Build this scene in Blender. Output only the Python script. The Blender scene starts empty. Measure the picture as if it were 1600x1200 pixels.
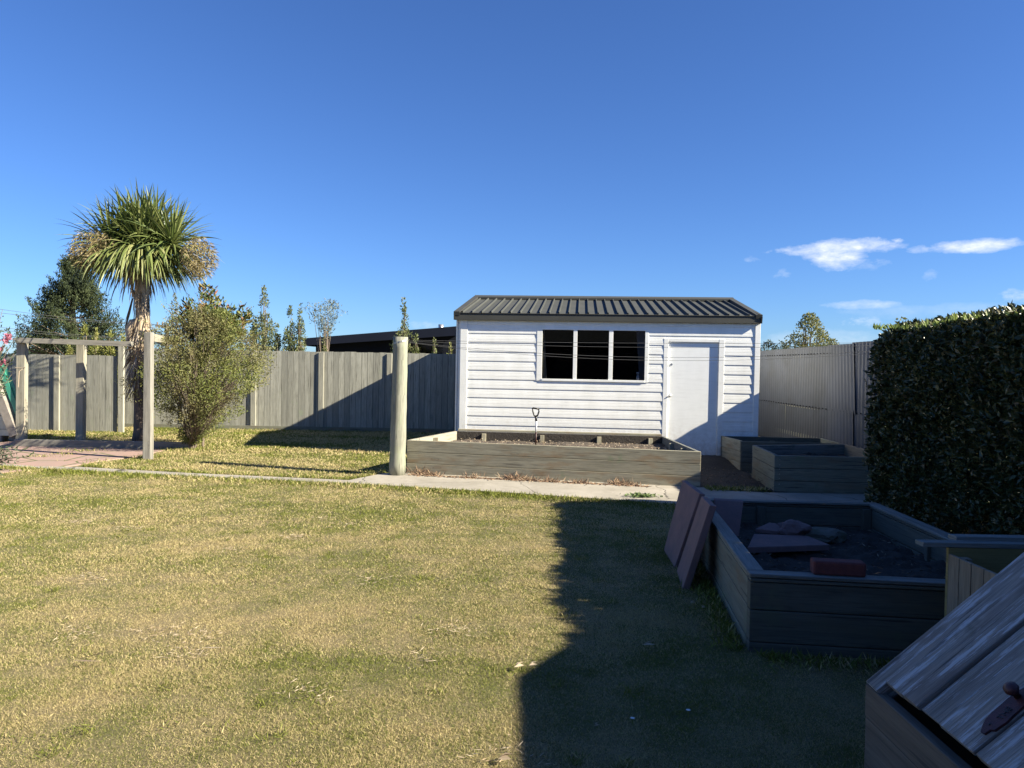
import bpy, math, random
import numpy as np
from mathutils import Matrix, Vector
random.seed(7); RNG = np.random.default_rng(11)
R = math.radians
sc = bpy.context.scene
COL = sc.collection

# ------------------------------------------------------------------ camera
F_PX = 1150.0; EYE = Vector((0, 0, 1.7)); PITCH = math.atan(28/F_PX); ROLL = 0.018
fwd = Vector((0, math.cos(PITCH), -math.sin(PITCH)))
r0 = Vector((1, 0, 0)); u0 = r0.cross(fwd)
RT = r0*math.cos(ROLL) + u0*math.sin(ROLL)
UP = u0*math.cos(ROLL) - r0*math.sin(ROLL)
cam = bpy.data.cameras.new('camera'); cam.lens = F_PX/1600*36; cam.sensor_width = 36
cam.clip_start = 0.05; cam.clip_end = 3000
co = bpy.data.objects.new('camera', cam); COL.objects.link(co)
co.matrix_world = Matrix.Translation(EYE) @ Matrix((RT, UP, -fwd)).transposed().to_4x4()
sc.camera = co
sc.render.resolution_x = 1024; sc.render.resolution_y = 768

def ray(px, py): return RT*((px-800)/F_PX) - UP*((py-600)/F_PX) + fwd
def gp(px, py, z=0.0):
    d = ray(px, py); t = (z-EYE.z)/d.z; return EYE + d*t
def dp(px, py, y):
    d = ray(px, py); return EYE + d*(y/d.y)
def pp(px, py, p0, n):
    d = ray(px, py); t = (Vector(p0)-EYE).dot(n)/d.dot(n); return EYE + d*t

# ------------------------------------------------------------------ object helpers
W = {}
def tag(o, label=None, cat=None, group=None, kind=None):
    if label: o['label'] = label
    if cat: o['category'] = cat
    if group: o['group'] = group
    if kind: o['kind'] = kind
    return o
def thing(name, label, cat, loc=(0, 0, 0), rz=0.0, group=None):
    o = bpy.data.objects.new(name, None); COL.objects.link(o)
    o.empty_display_size = 0.1
    o.location = loc; o.rotation_euler = (0, 0, rz)
    W[o.name] = Matrix.Translation(Vector(loc)) @ Matrix.Rotation(rz, 4, 'Z')
    return tag(o, label, cat, group)

def mesh_object(name, verts, faces_v, loop_uv, rnd, mat, parent=None, local=False, smooth=False, nverts=4, bevel=0.0):
    """verts Nx3, faces_v flat vertex index array with loop totals nverts (int or list)"""
    verts = np.asarray(verts, dtype=np.float64).reshape(-1, 3)
    if parent is not None:
        M = W[parent.name]
        if not local:
            Mi = np.array(M.inverted()); verts = verts @ Mi[:3, :3].T + Mi[:3, 3]
        loc = None
    else:
        lo = verts.min(0); hi = verts.max(0)
        loc = np.array([(lo[0]+hi[0])/2, (lo[1]+hi[1])/2, lo[2]])
        verts = verts - loc
    me = bpy.data.meshes.new(name)
    faces_v = np.asarray(faces_v, dtype=np.int32)
    tot = np.full(len(faces_v)//nverts, nverts, dtype=np.int32) if isinstance(nverts, int) else np.asarray(nverts, dtype=np.int32)
    start = np.concatenate([[0], np.cumsum(tot)[:-1]]).astype(np.int32)
    me.vertices.add(len(verts)); me.vertices.foreach_set('co', verts.astype(np.float32).ravel())
    me.loops.add(len(faces_v)); me.loops.foreach_set('vertex_index', faces_v)
    me.polygons.add(len(tot)); me.polygons.foreach_set('loop_start', start); me.polygons.foreach_set('loop_total', tot)
    me.polygons.foreach_set('use_smooth', np.full(len(tot), bool(smooth)))
    me.update(calc_edges=True)
    if loop_uv is not None:
        uv = me.uv_layers.new(name='UVMap'); uv.data.foreach_set('uv', np.asarray(loop_uv, dtype=np.float32).ravel())
    if rnd is not None:
        a = me.attributes.new('rnd', 'FLOAT', 'FACE'); a.data.foreach_set('value', np.asarray(rnd, dtype=np.float32))
    me.validate()
    if mat: me.materials.append(mat)
    o = bpy.data.objects.new(name, me); COL.objects.link(o)
    if parent is not None:
        o.parent = parent; W[o.name] = W[parent.name]
    else:
        o.location = loc; W[o.name] = Matrix.Translation(Vector(loc))
    if bevel:
        b = o.modifiers.new('bevel', 'BEVEL'); b.width = bevel; b.segments = 2; b.limit_method = 'ANGLE'; b.angle_limit = R(40)
    return o

class MB:
    def __init__(s): s.v = []; s.f = []; s.n = []; s.uv = []; s.r = []
    def face(s, idx, uvs, rnd):
        s.f += list(idx); s.n.append(len(idx)); s.uv += list(uvs); s.r.append(rnd)
    def poly(s, pts, uvs=None, rnd=None):
        b = len(s.v); s.v += [tuple(p) for p in pts]
        if uvs is None: uvs = [(p[0], p[1]) for p in pts]
        s.face(range(b, b+len(pts)), uvs, random.random() if rnd is None else rnd)
    def box(s, c, size, rot=None, rnd=None, jit=0.0, top_dx=(0, 0)):
        """c centre, size full; rot 3x3 Matrix; grain along longest axis"""
        rnd = random.random() if rnd is None else rnd
        hx, hy, hz = size[0]/2, size[1]/2, size[2]/2
        ax = max(range(3), key=lambda i: size[i])
        o = (random.random()*40, random.random()*40)
        b = len(s.v); loc = []
        for sz in (-1, 1):
            for sy in (-1, 1):
                for sx in (-1, 1):
                    p = Vector((sx*hx + (top_dx[0] if sz > 0 else 0), sy*hy + (top_dx[1] if sz > 0 else 0), sz*hz))
                    if jit: p += Vector((random.uniform(-jit, jit), random.uniform(-jit, jit), random.uniform(-jit, jit)))
                    loc.append(p)
                    q = (rot @ p) if rot is not None else p
                    s.v.append((q.x+c[0], q.y+c[1], q.z+c[2]))
        for idx, axn in (((0, 2, 3, 1), 2), ((4, 5, 7, 6), 2), ((0, 1, 5, 4), 1), ((2, 6, 7, 3), 1), ((0, 4, 6, 2), 0), ((1, 3, 7, 5), 0)):
            others = [i for i in range(3) if i != axn]
            if axn == ax: ua, va = others
            else:
                ua = ax; va = [i for i in others if i != ax][0]
            sh = 3.3*axn
            uvs = [(loc[i][ua]*(0.15 if axn == ax else 1)+o[0], loc[i][va]+o[1]+sh) for i in idx]
            s.face([b+i for i in idx], uvs, rnd)
    def beam(s, p, q, w, h, rnd=None, upv=(0, 0, 1), jit=0.0):
        p = Vector(p); q = Vector(q); d = q-p; L = d.length; x = d.normalized()
        y = Vector(upv).cross(x).normalized(); z = x.cross(y)
        s.box((p+q)/2, (L, w, h), Matrix((x, y, z)).transposed(), rnd, jit)
    def tube(s, pts, radii, n=8, cap=True, rnd=None):
        rnd = random.random() if rnd is None else rnd
        pts = [Vector(p) for p in pts]; rings = []; u = 0; o = random.random()*30
        prev = None; us = []
        for i, p in enumerate(pts):
            d = (pts[min(i+1, len(pts)-1)] - pts[max(i-1, 0)]).normalized()
            if prev is None:
                a = Vector((0, 0, 1)) if abs(d.z) < 0.9 else Vector((1, 0, 0))
                x = d.cross(a).normalized()
            else:
                x = (prev - d*prev.dot(d)).normalized()
            prev = x; y = d.cross(x)
            if i: u += (p-pts[i-1]).length
            us.append(u)
            r = radii[i] if hasattr(radii, '__len__') else radii
            b = len(s.v)
            for k in range(n):
                a = 2*math.pi*k/n; q = p + x*(r*math.cos(a)) + y*(r*math.sin(a)); s.v.append(tuple(q))
            rings.append((b, r))
        for i in range(len(rings)-1):
            b0, ra = rings[i]; b1, rb = rings[i+1]
            for k in range(n):
                k2 = (k+1) % n; c = 2*math.pi*max(ra, rb)/n
                s.face((b0+k, b0+k2, b1+k2, b1+k), ((us[i]+o, k*c), (us[i]+o, (k+1)*c), (us[i+1]+o, (k+1)*c), (us[i+1]+o, k*c)), rnd)
        if cap:
            for b, r, rev in ((rings[0][0], rings[0][1], True), (rings[-1][0], rings[-1][1], False)):
                idx = [b+k for k in range(n)]
                if rev: idx = idx[::-1]
                s.face(idx, [(s.v[i][0]*2, s.v[i][1]*2) for i in idx], rnd)
    def prism(s, outline, z0, z1, rnd=None):
        """outline list of (x,y) ccw"""
        rnd = random.random() if rnd is None else rnd
        n = len(outline); b = len(s.v)
        for z in (z0, z1):
            for x, y in outline: s.v.append((x, y, z))
        s.face([b+i for i in range(n)][::-1], [outline[i] for i in range(n)][::-1], rnd)
        s.face([b+n+i for i in range(n)], outline, rnd)
        u = 0
        for i in range(n):
            j = (i+1) % n; L = math.dist(outline[i], outline[j])
            s.face((b+i, b+j, b+n+j, b+n+i), ((u, z0), (u+L, z0), (u+L, z1), (u, z1)), rnd); u += L
    def build(s, name, mat, parent=None, local=False, smooth=False, bevel=0.0):
        return mesh_object(name, np.array(s.v), s.f, s.uv, s.r, mat, parent, local, smooth, s.n, bevel)

def cards(name, c, d, side, L, Wd, mat, parent=None, fold=0.15, rnd=None, mid=0.45):
    """leaf shaped quads. c,d,side Nx3; L,Wd N"""
    n = len(c); L = np.asarray(L).reshape(-1, 1)*np.ones((n, 1)); Wd = np.asarray(Wd).reshape(-1, 1)*np.ones((n, 1))
    d = d/np.linalg.norm(d, axis=1, keepdims=True)
    side = side - d*np.sum(side*d, axis=1, keepdims=True); side /= (np.linalg.norm(side, axis=1, keepdims=True)+1e-9)
    nn = np.cross(d, side)
    V = np.empty((n, 4, 3))
    V[:, 0] = c; V[:, 2] = c + d*L
    V[:, 1] = c + d*L*mid + side*Wd/2 + nn*Wd*fold
    V[:, 3] = c + d*L*mid - side*Wd/2 + nn*Wd*fold
    uv = np.tile(np.array([[0.5, 0], [1, .5], [.5, 1], [0, .5]]), (n, 1))
    if rnd is None: rnd = RNG.random(n)
    return mesh_object(name, V.reshape(-1, 3), np.arange(n*4), uv, rnd, mat, parent)

def rdir(n, zmin=-1.0, zmax=1.0):
    z = RNG.uniform(zmin, zmax, n); a = RNG.uniform(0, 2*np.pi, n); r = np.sqrt(np.maximum(0, 1-z*z))
    return np.stack([r*np.cos(a), r*np.sin(a), z], 1)

def noise3(p, s, seed=0):
    q = np.asarray(p)*s + seed*17.3; i = np.floor(q).astype(np.int64); f = q-i; f = f*f*(3-2*f)
    def h(x, y, z):
        v = (x*73856093) ^ (y*19349663) ^ (z*83492791) ^ (seed*2654435)
        v = (v ^ (v >> 13))*1274126177 & 0x7fffffff
        v = (v ^ (v >> 15)) & 0xffff
        return v/65535.0
    out = 0
    for a in (0, 1):
        for b in (0, 1):
            for c in (0, 1):
                w = (f[:, 0] if a else 1-f[:, 0])*(f[:, 1] if b else 1-f[:, 1])*(f[:, 2] if c else 1-f[:, 2])
                out = out + w*h(i[:, 0]+a, i[:, 1]+b, i[:, 2]+c)
    return out

def in_poly(pts, poly):
    x, y = pts[:, 0], pts[:, 1]; ins = np.zeros(len(pts), bool); n = len(poly)
    for i in range(n):
        x1, y1 = poly[i][0], poly[i][1]; x2, y2 = poly[(i+1) % n][0], poly[(i+1) % n][1]
        c = ((y1 > y) != (y2 > y)) & (x < (x2-x1)*(y-y1)/((y2-y1) if y2 != y1 else 1e-9)+x1)
        ins ^= c
    return ins

# ------------------------------------------------------------------ materials
class NT:
    def __init__(s, name):
        s.m = bpy.data.materials.new(name); s.m.use_nodes = True; s.t = s.m.node_tree; s.t.nodes.clear()
        s.out = s.t.nodes.new('ShaderNodeOutputMaterial')
    def n(s, typ, **kw):
        nd = s.t.nodes.new(typ)
        for k, v in kw.items():
            if k == 'inp':
                for kk, vv in v.items():
                    if isinstance(vv, bpy.types.NodeSocket): s.t.links.new(vv, nd.inputs[kk])
                    else: nd.inputs[kk].default_value = vv
            else: setattr(nd, k, v)
        return nd
    def link(s, a, b): s.t.links.new(a, b)
    def math(s, op, a, b=0.0, clamp=False):
        return s.n('ShaderNodeMath', operation=op, use_clamp=clamp, inp={0: a, 1: b}).outputs[0]
    def mix(s, fac, a, b, blend='MIX'):
        nd = s.n('ShaderNodeMix', data_type='RGBA', blend_type=blend)
        for k, v in ((0, fac), (6, a), (7, b)):
            if isinstance(v, bpy.types.NodeSocket): s.t.links.new(v, nd.inputs[k])
            else: nd.inputs[k].default_value = v if k == 0 else (*v[:3], 1)
        return nd.outputs[2]
    def mrange(s, v, a, b, c=0.0, d=1.0):
        return s.n('ShaderNodeMapRange', inp={0: v, 1: a, 2: b, 3: c, 4: d}).outputs[0]
    def noise(s, vec, scale, detail=4, rough=0.55, out=0):
        return s.n('ShaderNodeTexNoise', inp={'Vector': vec, 'Scale': scale, 'Detail': detail, 'Roughness': rough}).outputs[out]
    def mapping(s, vec, scale=(1, 1, 1), loc=(0, 0, 0), rot=(0, 0, 0)):
        return s.n('ShaderNodeMapping', inp={'Vector': vec, 'Scale': scale, 'Location': loc, 'Rotation': rot}).outputs[0]
    def pos(s): return s.n('ShaderNodeNewGeometry').outputs['Position']
    def uv(s): return s.n('ShaderNodeUVMap', uv_map='UVMap').outputs[0]
    def rnd(s): return s.n('ShaderNodeAttribute', attribute_name='rnd').outputs['Fac']
    def bsdf(s, col, rough=0.8, bump=None, bstr=0.3, bdist=0.01, **kw):
        b = s.n('ShaderNodeBsdfPrincipled')
        for k, v in (('Base Color', col), ('Roughness', rough)):
            if isinstance(v, bpy.types.NodeSocket): s.link(v, b.inputs[k])
            else: b.inputs[k].default_value = (*v[:3], 1) if k == 'Base Color' else v
        for k, v in kw.items(): b.inputs[k].default_value = v
        if bump is not None:
            bm = s.n('ShaderNodeBump', inp={'Strength': bstr, 'Distance': bdist, 'Height': bump}); s.link(bm.outputs[0], b.inputs['Normal'])
        return b.outputs[0]
    def done(s, sh): s.link(sh, s.out.inputs[0]); return s.m

def wood(name, a, b, dark=(0.03, 0.025, 0.02), var=0.5, moss=None, mossamt=0.0, rough=0.85, low_moss=False, knots=True, stain=None, flake=None):
    t = NT(name); uv = t.uv(); rn = t.rnd()
    g = t.noise(t.mapping(uv, (1.3, 26, 1)), 1.0, 6, 0.6)
    fine = t.noise(t.mapping(uv, (5, 190, 1)), 1.0, 3, 0.6)
    blot = t.noise(t.mapping(uv, (1.6, 4, 1)), 1.4, 5, 0.6)
    col = t.mix(t.mrange(g, 0.3, 0.7), a, b)
    col = t.mix(t.mrange(rn, 0, 1, 0, var), col, [x*0.55 for x in a])
    col = t.mix(t.mrange(blot, 0.45, 0.75, 0, 0.55), col, [x*0.6 for x in b])
    col = t.mix(t.mrange(fine, 0.5, 0.75, 0, 0.65), col, dark)
    g3 = t.noise(t.mapping(uv, (2.6, 60, 1), (7, 3, 0)), 1.0, 4, 0.6)
    col = t.mix(t.mrange(g3, 0.52, 0.68, 0, 0.55), col, [x*0.45 for x in a])
    if knots:
        w = t.n('ShaderNodeTexNoise', inp={'Vector': uv, 'Scale': 3.0, 'Detail': 2}).outputs[1]
        wv = t.n('ShaderNodeVectorMath', operation='MULTIPLY_ADD', inp={0: w, 1: (0.05, 0.05, 0), 2: uv}).outputs[0]
        vo = t.n('ShaderNodeTexVoronoi', inp={'Vector': t.mapping(wv, (1.7, 5.2, 1)), 'Scale': 1.0}).outputs['Distance']
        rings = t.math('SINE', t.math('MULTIPLY', vo, 70))
        col = t.mix(t.math('MULTIPLY', t.mrange(vo, 0.22, 0.05), t.mrange(rings, -0.2, 1, 0.15, 0.6)), col, dark)
    g4 = t.noise(t.mapping(uv, (0.9, 15, 1), (1, 8, 0)), 1.0, 5, 0.62)
    col = t.mix(t.mrange(g4, 0.50, 0.66, 0, 0.5), col, [x*0.5 for x in a])
    g5 = t.noise(t.mapping(uv, (1.6, 34, 1), (4, 2, 0)), 1.0, 3, 0.5)
    col = t.mix(t.mrange(g5, 0.62, 0.68, 0, 0.75), col, dark)
    if stain:
        st = t.noise(t.mapping(uv, (1, 3, 1), (9, 4, 0)), 2.3, 4)
        col = t.mix(t.mrange(st, 0.52, 0.68, 0, 0.75), col, stain)
    if flake:
        st = t.noise(t.mapping(uv, (1.5, 21, 1), (3, 7, 0)), 1.3, 9, 0.75)
        col = t.mix(t.math('MULTIPLY', t.mrange(st, 0.51, 0.56, 0, .85), t.mrange(t.noise(t.mapping(uv, (1.6, 4, 1), (6, 1, 0)), 2.0, 4), .46, .53)), col, flake)
    if moss:
        ms = t.noise(t.pos(), 3.5, 5, 0.65)
        col = t.mix(t.mrange(ms, 0.62-mossamt, 0.72-mossamt*0.5, 0, 0.8), col, moss)
    h = t.math('ADD', t.math('MULTIPLY', g, 0.25), fine)
    return t.done(t.bsdf(col, rough, h, 0.9 if flake else 0.3, 0.004 if flake else 0.0015))

def plain(name, col, rough=0.6, metal=0.0, nv=0.25, ns=6.0, bstr=0.1, col2=None, spec=0.5):
    t = NT(name); p = t.pos()
    n = t.noise(p, ns, 6, 0.6)
    c2 = col2 if col2 else [x*(1-nv) for x in col]
    c = t.mix(t.mrange(n, 0.35, 0.7), col, c2)
    n2 = t.noise(p, ns*13, 3)
    return t.done(t.bsdf(c, rough, n2, bstr, 0.003, Metallic=metal, **{'Specular IOR Level': spec}))

def leaf(name, cols, trans=0.25, rough=0.5, spec=0.4, patch=None):
    t = NT(name); rn = t.rnd()
    cr = t.n('ShaderNodeValToRGB', inp={0: rn}); e = cr.color_ramp
    k = len(cols)
    while len(e.elements) < k: e.elements.new(0.5)
    for i, c in enumerate(cols):
        e.elements[i].position = i/(k-1); e.elements[i].color = (*c, 1)
    col = cr.outputs[0]
    if patch:
        n = t.noise(t.pos(), patch[1], 3); col = t.mix(t.mrange(n, 0.42, 0.62), col, patch[0])
    b = t.bsdf(col, rough, **{'Specular IOR Level': spec})
    tr = t.n('ShaderNodeBsdfTranslucent', inp={'Color': col}).outputs[0]
    mx = t.n('ShaderNodeMixShader', inp={0: trans, 1: b, 2: tr}).outputs[0]
    return t.done(mx)

M = {}
M['fence'] = wood('weathered_fence', (0.30, 0.297, 0.25), (0.44, 0.43, 0.365), (0.07, 0.065, 0.055), 0.6, (0.24, 0.27, 0.19), 0.01)
M['fencepost'] = wood('fence_post_timber', (0.30, 0.29, 0.235), (0.41, 0.395, 0.32), (0.10, 0.09, 0.07), 0.3)
M['frame_pale'] = wood('pale_frame_timber', (0.30, 0.28, 0.22), (0.41, 0.385, 0.30), (0.12, 0.10, 0.07), 0.3)
M['frame_grey'] = wood('grey_frame_timber', (0.215, 0.20, 0.17), (0.31, 0.295, 0.255), (0.10, 0.09, 0.08), 0.3)
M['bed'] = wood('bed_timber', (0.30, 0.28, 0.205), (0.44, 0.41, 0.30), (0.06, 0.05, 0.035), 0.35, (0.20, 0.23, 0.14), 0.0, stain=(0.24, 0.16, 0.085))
M['bed_dark'] = wood('shaded_bed_timber', (0.20, 0.20, 0.15), (0.27, 0.27, 0.20), (0.035, 0.035, 0.03), 0.4, (0.14, 0.17, 0.10), 0.03, stain=(0.17, 0.13, 0.08))  # darker copy of the bed timber, with shade put into the colour
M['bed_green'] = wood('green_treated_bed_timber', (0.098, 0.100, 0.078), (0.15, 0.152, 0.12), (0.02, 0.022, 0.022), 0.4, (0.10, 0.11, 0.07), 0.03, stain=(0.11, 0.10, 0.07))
M['bed_cap'] = wood('bed_cap_timber', (0.17, 0.175, 0.155), (0.26, 0.265, 0.24), (0.05, 0.05, 0.045), 0.4, (0.10, 0.12, 0.09), 0.03)
M['lid'] = wood('old_lid_planks', (0.23, 0.205, 0.18), (0.36, 0.33, 0.29), (0.045, 0.04, 0.04), 0.35, (0.12, 0.11, 0.09), 0.0, flake=(0.46, 0.47, 0.49), stain=(0.13, 0.10, 0.085))
M['lidside'] = wood('old_box_boards', (0.13, 0.105, 0.08), (0.19, 0.155, 0.12), (0.045, 0.04, 0.035), 0.35)
M['crate'] = wood('crate_planks', (0.25, 0.20, 0.135), (0.33, 0.26, 0.18), (0.05, 0.04, 0.03), 0.4, stain=(0.17, 0.13, 0.09))
M['ply'] = wood('yellow_ply', (0.26, 0.20, 0.07), (0.34, 0.26, 0.10), (0.2, 0.15, 0.05), 0.2, knots=False)
M['pole'] = wood('round_pole', (0.22, 0.222, 0.175), (0.34, 0.335, 0.265), (0.04, 0.042, 0.03), 0.1, (0.23, 0.245, 0.15), 0.0, stain=(0.25, 0.29, 0.19))
M['white'] = plain('white_painted_steel', (0.88, 0.88, 0.85), 0.45, 0, 0.10, 1.7, 0.06, (0.80, 0.80, 0.76))
M['door'] = plain('white_door_paint', (0.86, 0.87, 0.85), 0.4, 0, 0.05, 1.2, 0.03)
M['roof'] = plain('dark_roof_steel', (0.060, 0.063, 0.058), 0.7, 0.0, 0.25, 2.5, 0.05, (0.075, 0.077, 0.070), spec=0.2)
M['fascia'] = plain('dark_fascia_steel', (0.048, 0.049, 0.043), 0.7, 0, 0.2, 2.0, 0.05)
M['tin'] = plain('galvanised_sheet', (0.10, 0.112, 0.145), 0.6, 0.1, 0.3, 1.1, 0.1, (0.07, 0.075, 0.085))
M['navy'] = plain('dark_navy_cladding', (0.009, 0.011, 0.017), 0.9, 0, 0.2, 1.0, 0.03, spec=0.1)
M['navyroof'] = plain('dark_navy_roof', (0.010, 0.013, 0.024), 0.9, 0, 0.2, 1.0, 0.03, spec=0.1)
M['steel'] = plain('bare_steel', (0.55, 0.55, 0.55), 0.35, 0.8, 0.2, 8)
M['black'] = plain('black_plastic', (0.012, 0.012, 0.013), 0.4)
M['interior'] = plain('blacked_out_interior', (0.002, 0.002, 0.0025), 0.95, spec=0.1)  # near-black colour stands in for the darkness of the unlit room
M['curtain'] = plain('cream_curtain', (0.62, 0.55, 0.40), 0.9)
M['curtain_grey'] = plain('grey_curtain', (0.20, 0.21, 0.24), 0.9)
M['housewall'] = plain('dark_unseen_wall', (0.09, 0.065, 0.05), 0.9, 0, 0.3, 8)
M['bottle'] = plain('white_bottle', (0.75, 0.77, 0.82), 0.3)
M['rust'] = plain('rusty_red_iron', (0.075, 0.022, 0.026), 0.45, 0.2, 0.5, 25, 0.4)
M['brown'] = plain('dark_brown_shaft', (0.05, 0.02, 0.015), 0.5)
M['wire'] = plain('wire', (0.11, 0.11, 0.11), 0.5)
M['cream'] = plain('cream_blocks', (0.72, 0.68, 0.55), 0.8)
M['greenmetal'] = plain('green_flashing', (0.06, 0.30, 0.21), 0.4)
M['concrete_cap'] = plain('grey_barge', (0.27, 0.24, 0.21), 0.85, 0, 0.3, 12)
M['brick'] = plain('red_brick', (0.16, 0.045, 0.04), 0.9, 0, 0.35, 20, 0.5)
M['rock'] = plain('mossy_rock', (0.14, 0.13, 0.115), 0.95, 0, 0.5, 9, 0.6, (0.08, 0.085, 0.05))
def mk_white(name, c1, c2, rough):
    t = NT(name); p = t.pos(); z = t.n('ShaderNodeSeparateXYZ', inp={0: p}).outputs[2]
    n = t.noise(t.mapping(p, (1, 1, .35)), 5, 6, 0.65); n2 = t.noise(p, 14, 6, 0.7); n3 = t.noise(t.mapping(p, (3, 3, 25)), 1.2, 4, 0.6)
    c = t.mix(t.mrange(n, .35, .7), c1, c2)
    c = t.mix(t.mrange(n3, .5, .75, 0, .35), c, [x*.8 for x in c2])
    d = t.math('MULTIPLY', t.mrange(z, .85, .15), t.mrange(n2, .38, .68))
    c = t.mix(t.math('MULTIPLY', d, .55), c, (0.38, 0.30, 0.22))
    return t.done(t.bsdf(c, rough, n3, .04, .003))
M['white'] = mk_white('white_painted_steel', (0.88, 0.88, 0.85), (0.78, 0.78, 0.74), .45)
M['door'] = mk_white('white_door_paint', (0.86, 0.87, 0.85), (0.81, 0.82, 0.80), .4)
def mk_slab():
    t = NT('pink_paver'); p = t.pos(); n = t.noise(p, 7, 6, 0.65); n2 = t.noise(p, 45, 5)
    c = t.mix(t.mrange(n, 0.35, 0.7), (0.23, 0.135, 0.125), (0.16, 0.105, 0.10))
    c = t.mix(t.mrange(n2, 0.5, 0.8, 0, 0.5), c, (0.14, 0.105, 0.10))
    return t.done(t.bsdf(c, 0.92, n2, 0.5, 0.004))
M['slab'] = mk_slab()
def mk_path():
    t = NT('concrete_path'); p = t.pos(); n = t.noise(p, 1.3, 6, 0.6); n2 = t.noise(p, 60, 5, 0.7); n3 = t.noise(p, 7, 6, 0.7)
    c = t.mix(t.mrange(n, 0.35, 0.68), (0.37, 0.335, 0.28), (0.26, 0.235, 0.19))
    c = t.mix(t.mrange(n3, 0.5, 0.72, 0, 0.55), c, (0.20, 0.175, 0.14))
    c = t.mix(t.mrange(n2, 0.5, 0.8, 0, 0.45), c, (0.17, 0.155, 0.13))
    vo = t.n('ShaderNodeTexVoronoi', feature='DISTANCE_TO_EDGE', inp={'Vector': t.n('ShaderNodeVectorMath', operation='MULTIPLY_ADD', inp={0: t.n('ShaderNodeTexNoise', inp={'Vector': p, 'Scale': 3.0}).outputs[1], 1: (0.3, 0.3, 0), 2: p}).outputs[0], 'Scale': 0.55}).outputs['Distance']
    c = t.mix(t.mrange(vo, 0.006, 0.0), c, (0.05, 0.045, 0.035))
    return t.done(t.bsdf(c, 0.93, t.math('ADD', n2, t.mrange(vo, 0.0, 0.01)), 0.5, 0.004))
M['path'] = mk_path()
def mk_paving():
    t = NT('pink_paving'); p = t.pos(); n = t.noise(p, 2.2, 6, 0.6); n2 = t.noise(p, 50, 5, 0.7)
    c = t.mix(t.mrange(n, 0.35, 0.68), (0.36, 0.225, 0.185), (0.28, 0.205, 0.165))
    c = t.mix(t.mrange(n2, 0.5, 0.8, 0, 0.4), c, (0.22, 0.16, 0.13))
    vo = t.n('ShaderNodeTexVoronoi', feature='DISTANCE_TO_EDGE', inp={'Vector': p, 'Scale': 1.15, 'Randomness': 0.75}).outputs['Distance']
    c = t.mix(t.mrange(vo, 0.028, 0.01), c, (0.12, 0.12, 0.05))
    return t.done(t.bsdf(c, 0.93, t.math('ADD', t.math('MULTIPLY', n2, 0.4), t.mrange(vo, 0.0, 0.03)), 0.6, 0.01))
M['paving'] = mk_paving()
def mk_soil(name, a, b, sc_=30):
    t = NT(name); p = t.pos(); n = t.noise(p, sc_, 6, 0.7); n2 = t.noise(p, 4, 4)
    c = t.mix(t.mrange(n, 0.35, 0.7), a, b); c = t.mix(t.mrange(n2, 0.4, 0.7, 0, 0.5), c, [x*0.5 for x in a])
    return t.done(t.bsdf(c, 0.98, n, 1.0, 0.02))
M['soil'] = mk_soil('dark_soil', (0.035, 0.03, 0.026), (0.06, 0.05, 0.04))
M['drysoil'] = mk_soil('dry_mulch_soil', (0.05, 0.04, 0.03), (0.15, 0.115, 0.088), 45)
def patchcol(t):
    """lawn colour that stays with the place: green and straw patches by position"""
    p = t.pos()
    big = t.noise(t.mapping(p, (1, 1, 0)), 0.55, 4, 0.55)
    mid = t.noise(t.mapping(p, (1, 1, 0), (5, 3, 0)), 2.6, 5, 0.6)
    st = t.noise(t.mapping(p, (0.30, 1.3, 0), (2, 9, 0), (0, 0, R(-30))), 1.0, 4, 0.6)
    v = t.math('ADD', t.math('ADD', t.math('MULTIPLY', big, 0.6), t.math('MULTIPLY', mid, 0.45)), t.math('MULTIPLY', st, 0.35))
    return t.mrange(v, 0.555, 0.815), mid
def mk_ground():
    t = NT('lawn_soil'); f, mid = patchcol(t); n = t.noise(t.pos(), 70, 5, 0.7)
    c = t.mix(f, (0.12, 0.115, 0.04), (0.26, 0.20, 0.10))
    c = t.mix(t.mrange(n, 0.4, 0.7, 0, 0.7), c, (0.06, 0.05, 0.025))
    return t.done(t.bsdf(c, 1.0, n, 0.8, 0.02))
M['ground'] = mk_ground()
def mk_grass(name='grass_blades', bias=0.0, g1=(0.092, 0.12, 0.016), g2=(0.25, 0.26, 0.05), s1=(0.31, 0.25, 0.11), s2=(0.57, 0.475, 0.245)):
    t = NT(name); f, mid = patchcol(t); rn = t.rnd()
    green = t.mix(rn, g1, g2)
    straw = t.mix(rn, s1, s2)
    sel = t.math('ADD', t.math('SUBTRACT', f, 0.5), t.math('ADD', rn, bias))
    c = t.mix(t.mrange(sel, 0.42, 0.66), green, straw)
    b = t.bsdf(c, 0.65, **{'Specular IOR Level': 0.25})
    tr = t.n('ShaderNodeBsdfTranslucent', inp={'Color': c}).outputs[0]
    return t.done(t.n('ShaderNodeMixShader', inp={0: 0.3, 1: b, 2: tr}).outputs[0])
M['grass'] = mk_grass()
M['grass_edge'] = mk_grass('edge_grass_blades', -0.35)
M['palm'] = leaf('cabbage_tree_leaf', [(0.045, 0.075, 0.02), (0.10, 0.135, 0.035), (0.17, 0.20, 0.06), (0.27, 0.27, 0.12)], 0.2, 0.42, 0.5)
M['palm_dead'] = leaf('dead_strap_leaf', [(0.15, 0.11, 0.07), (0.30, 0.235, 0.16), (0.42, 0.36, 0.28)], 0.1, 0.8)
M['panicle'] = leaf('flower_stalk', [(0.14, 0.11, 0.05), (0.25, 0.20, 0.09), (0.34, 0.28, 0.15)], 0.2, 0.8)
M['finel'] = leaf('fine_olive_leaf', [(0.06, 0.085, 0.018), (0.15, 0.175, 0.04), (0.27, 0.28, 0.08)], 0.3, 0.6, patch=((0.20, 0.175, 0.08), 1.3))
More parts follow.
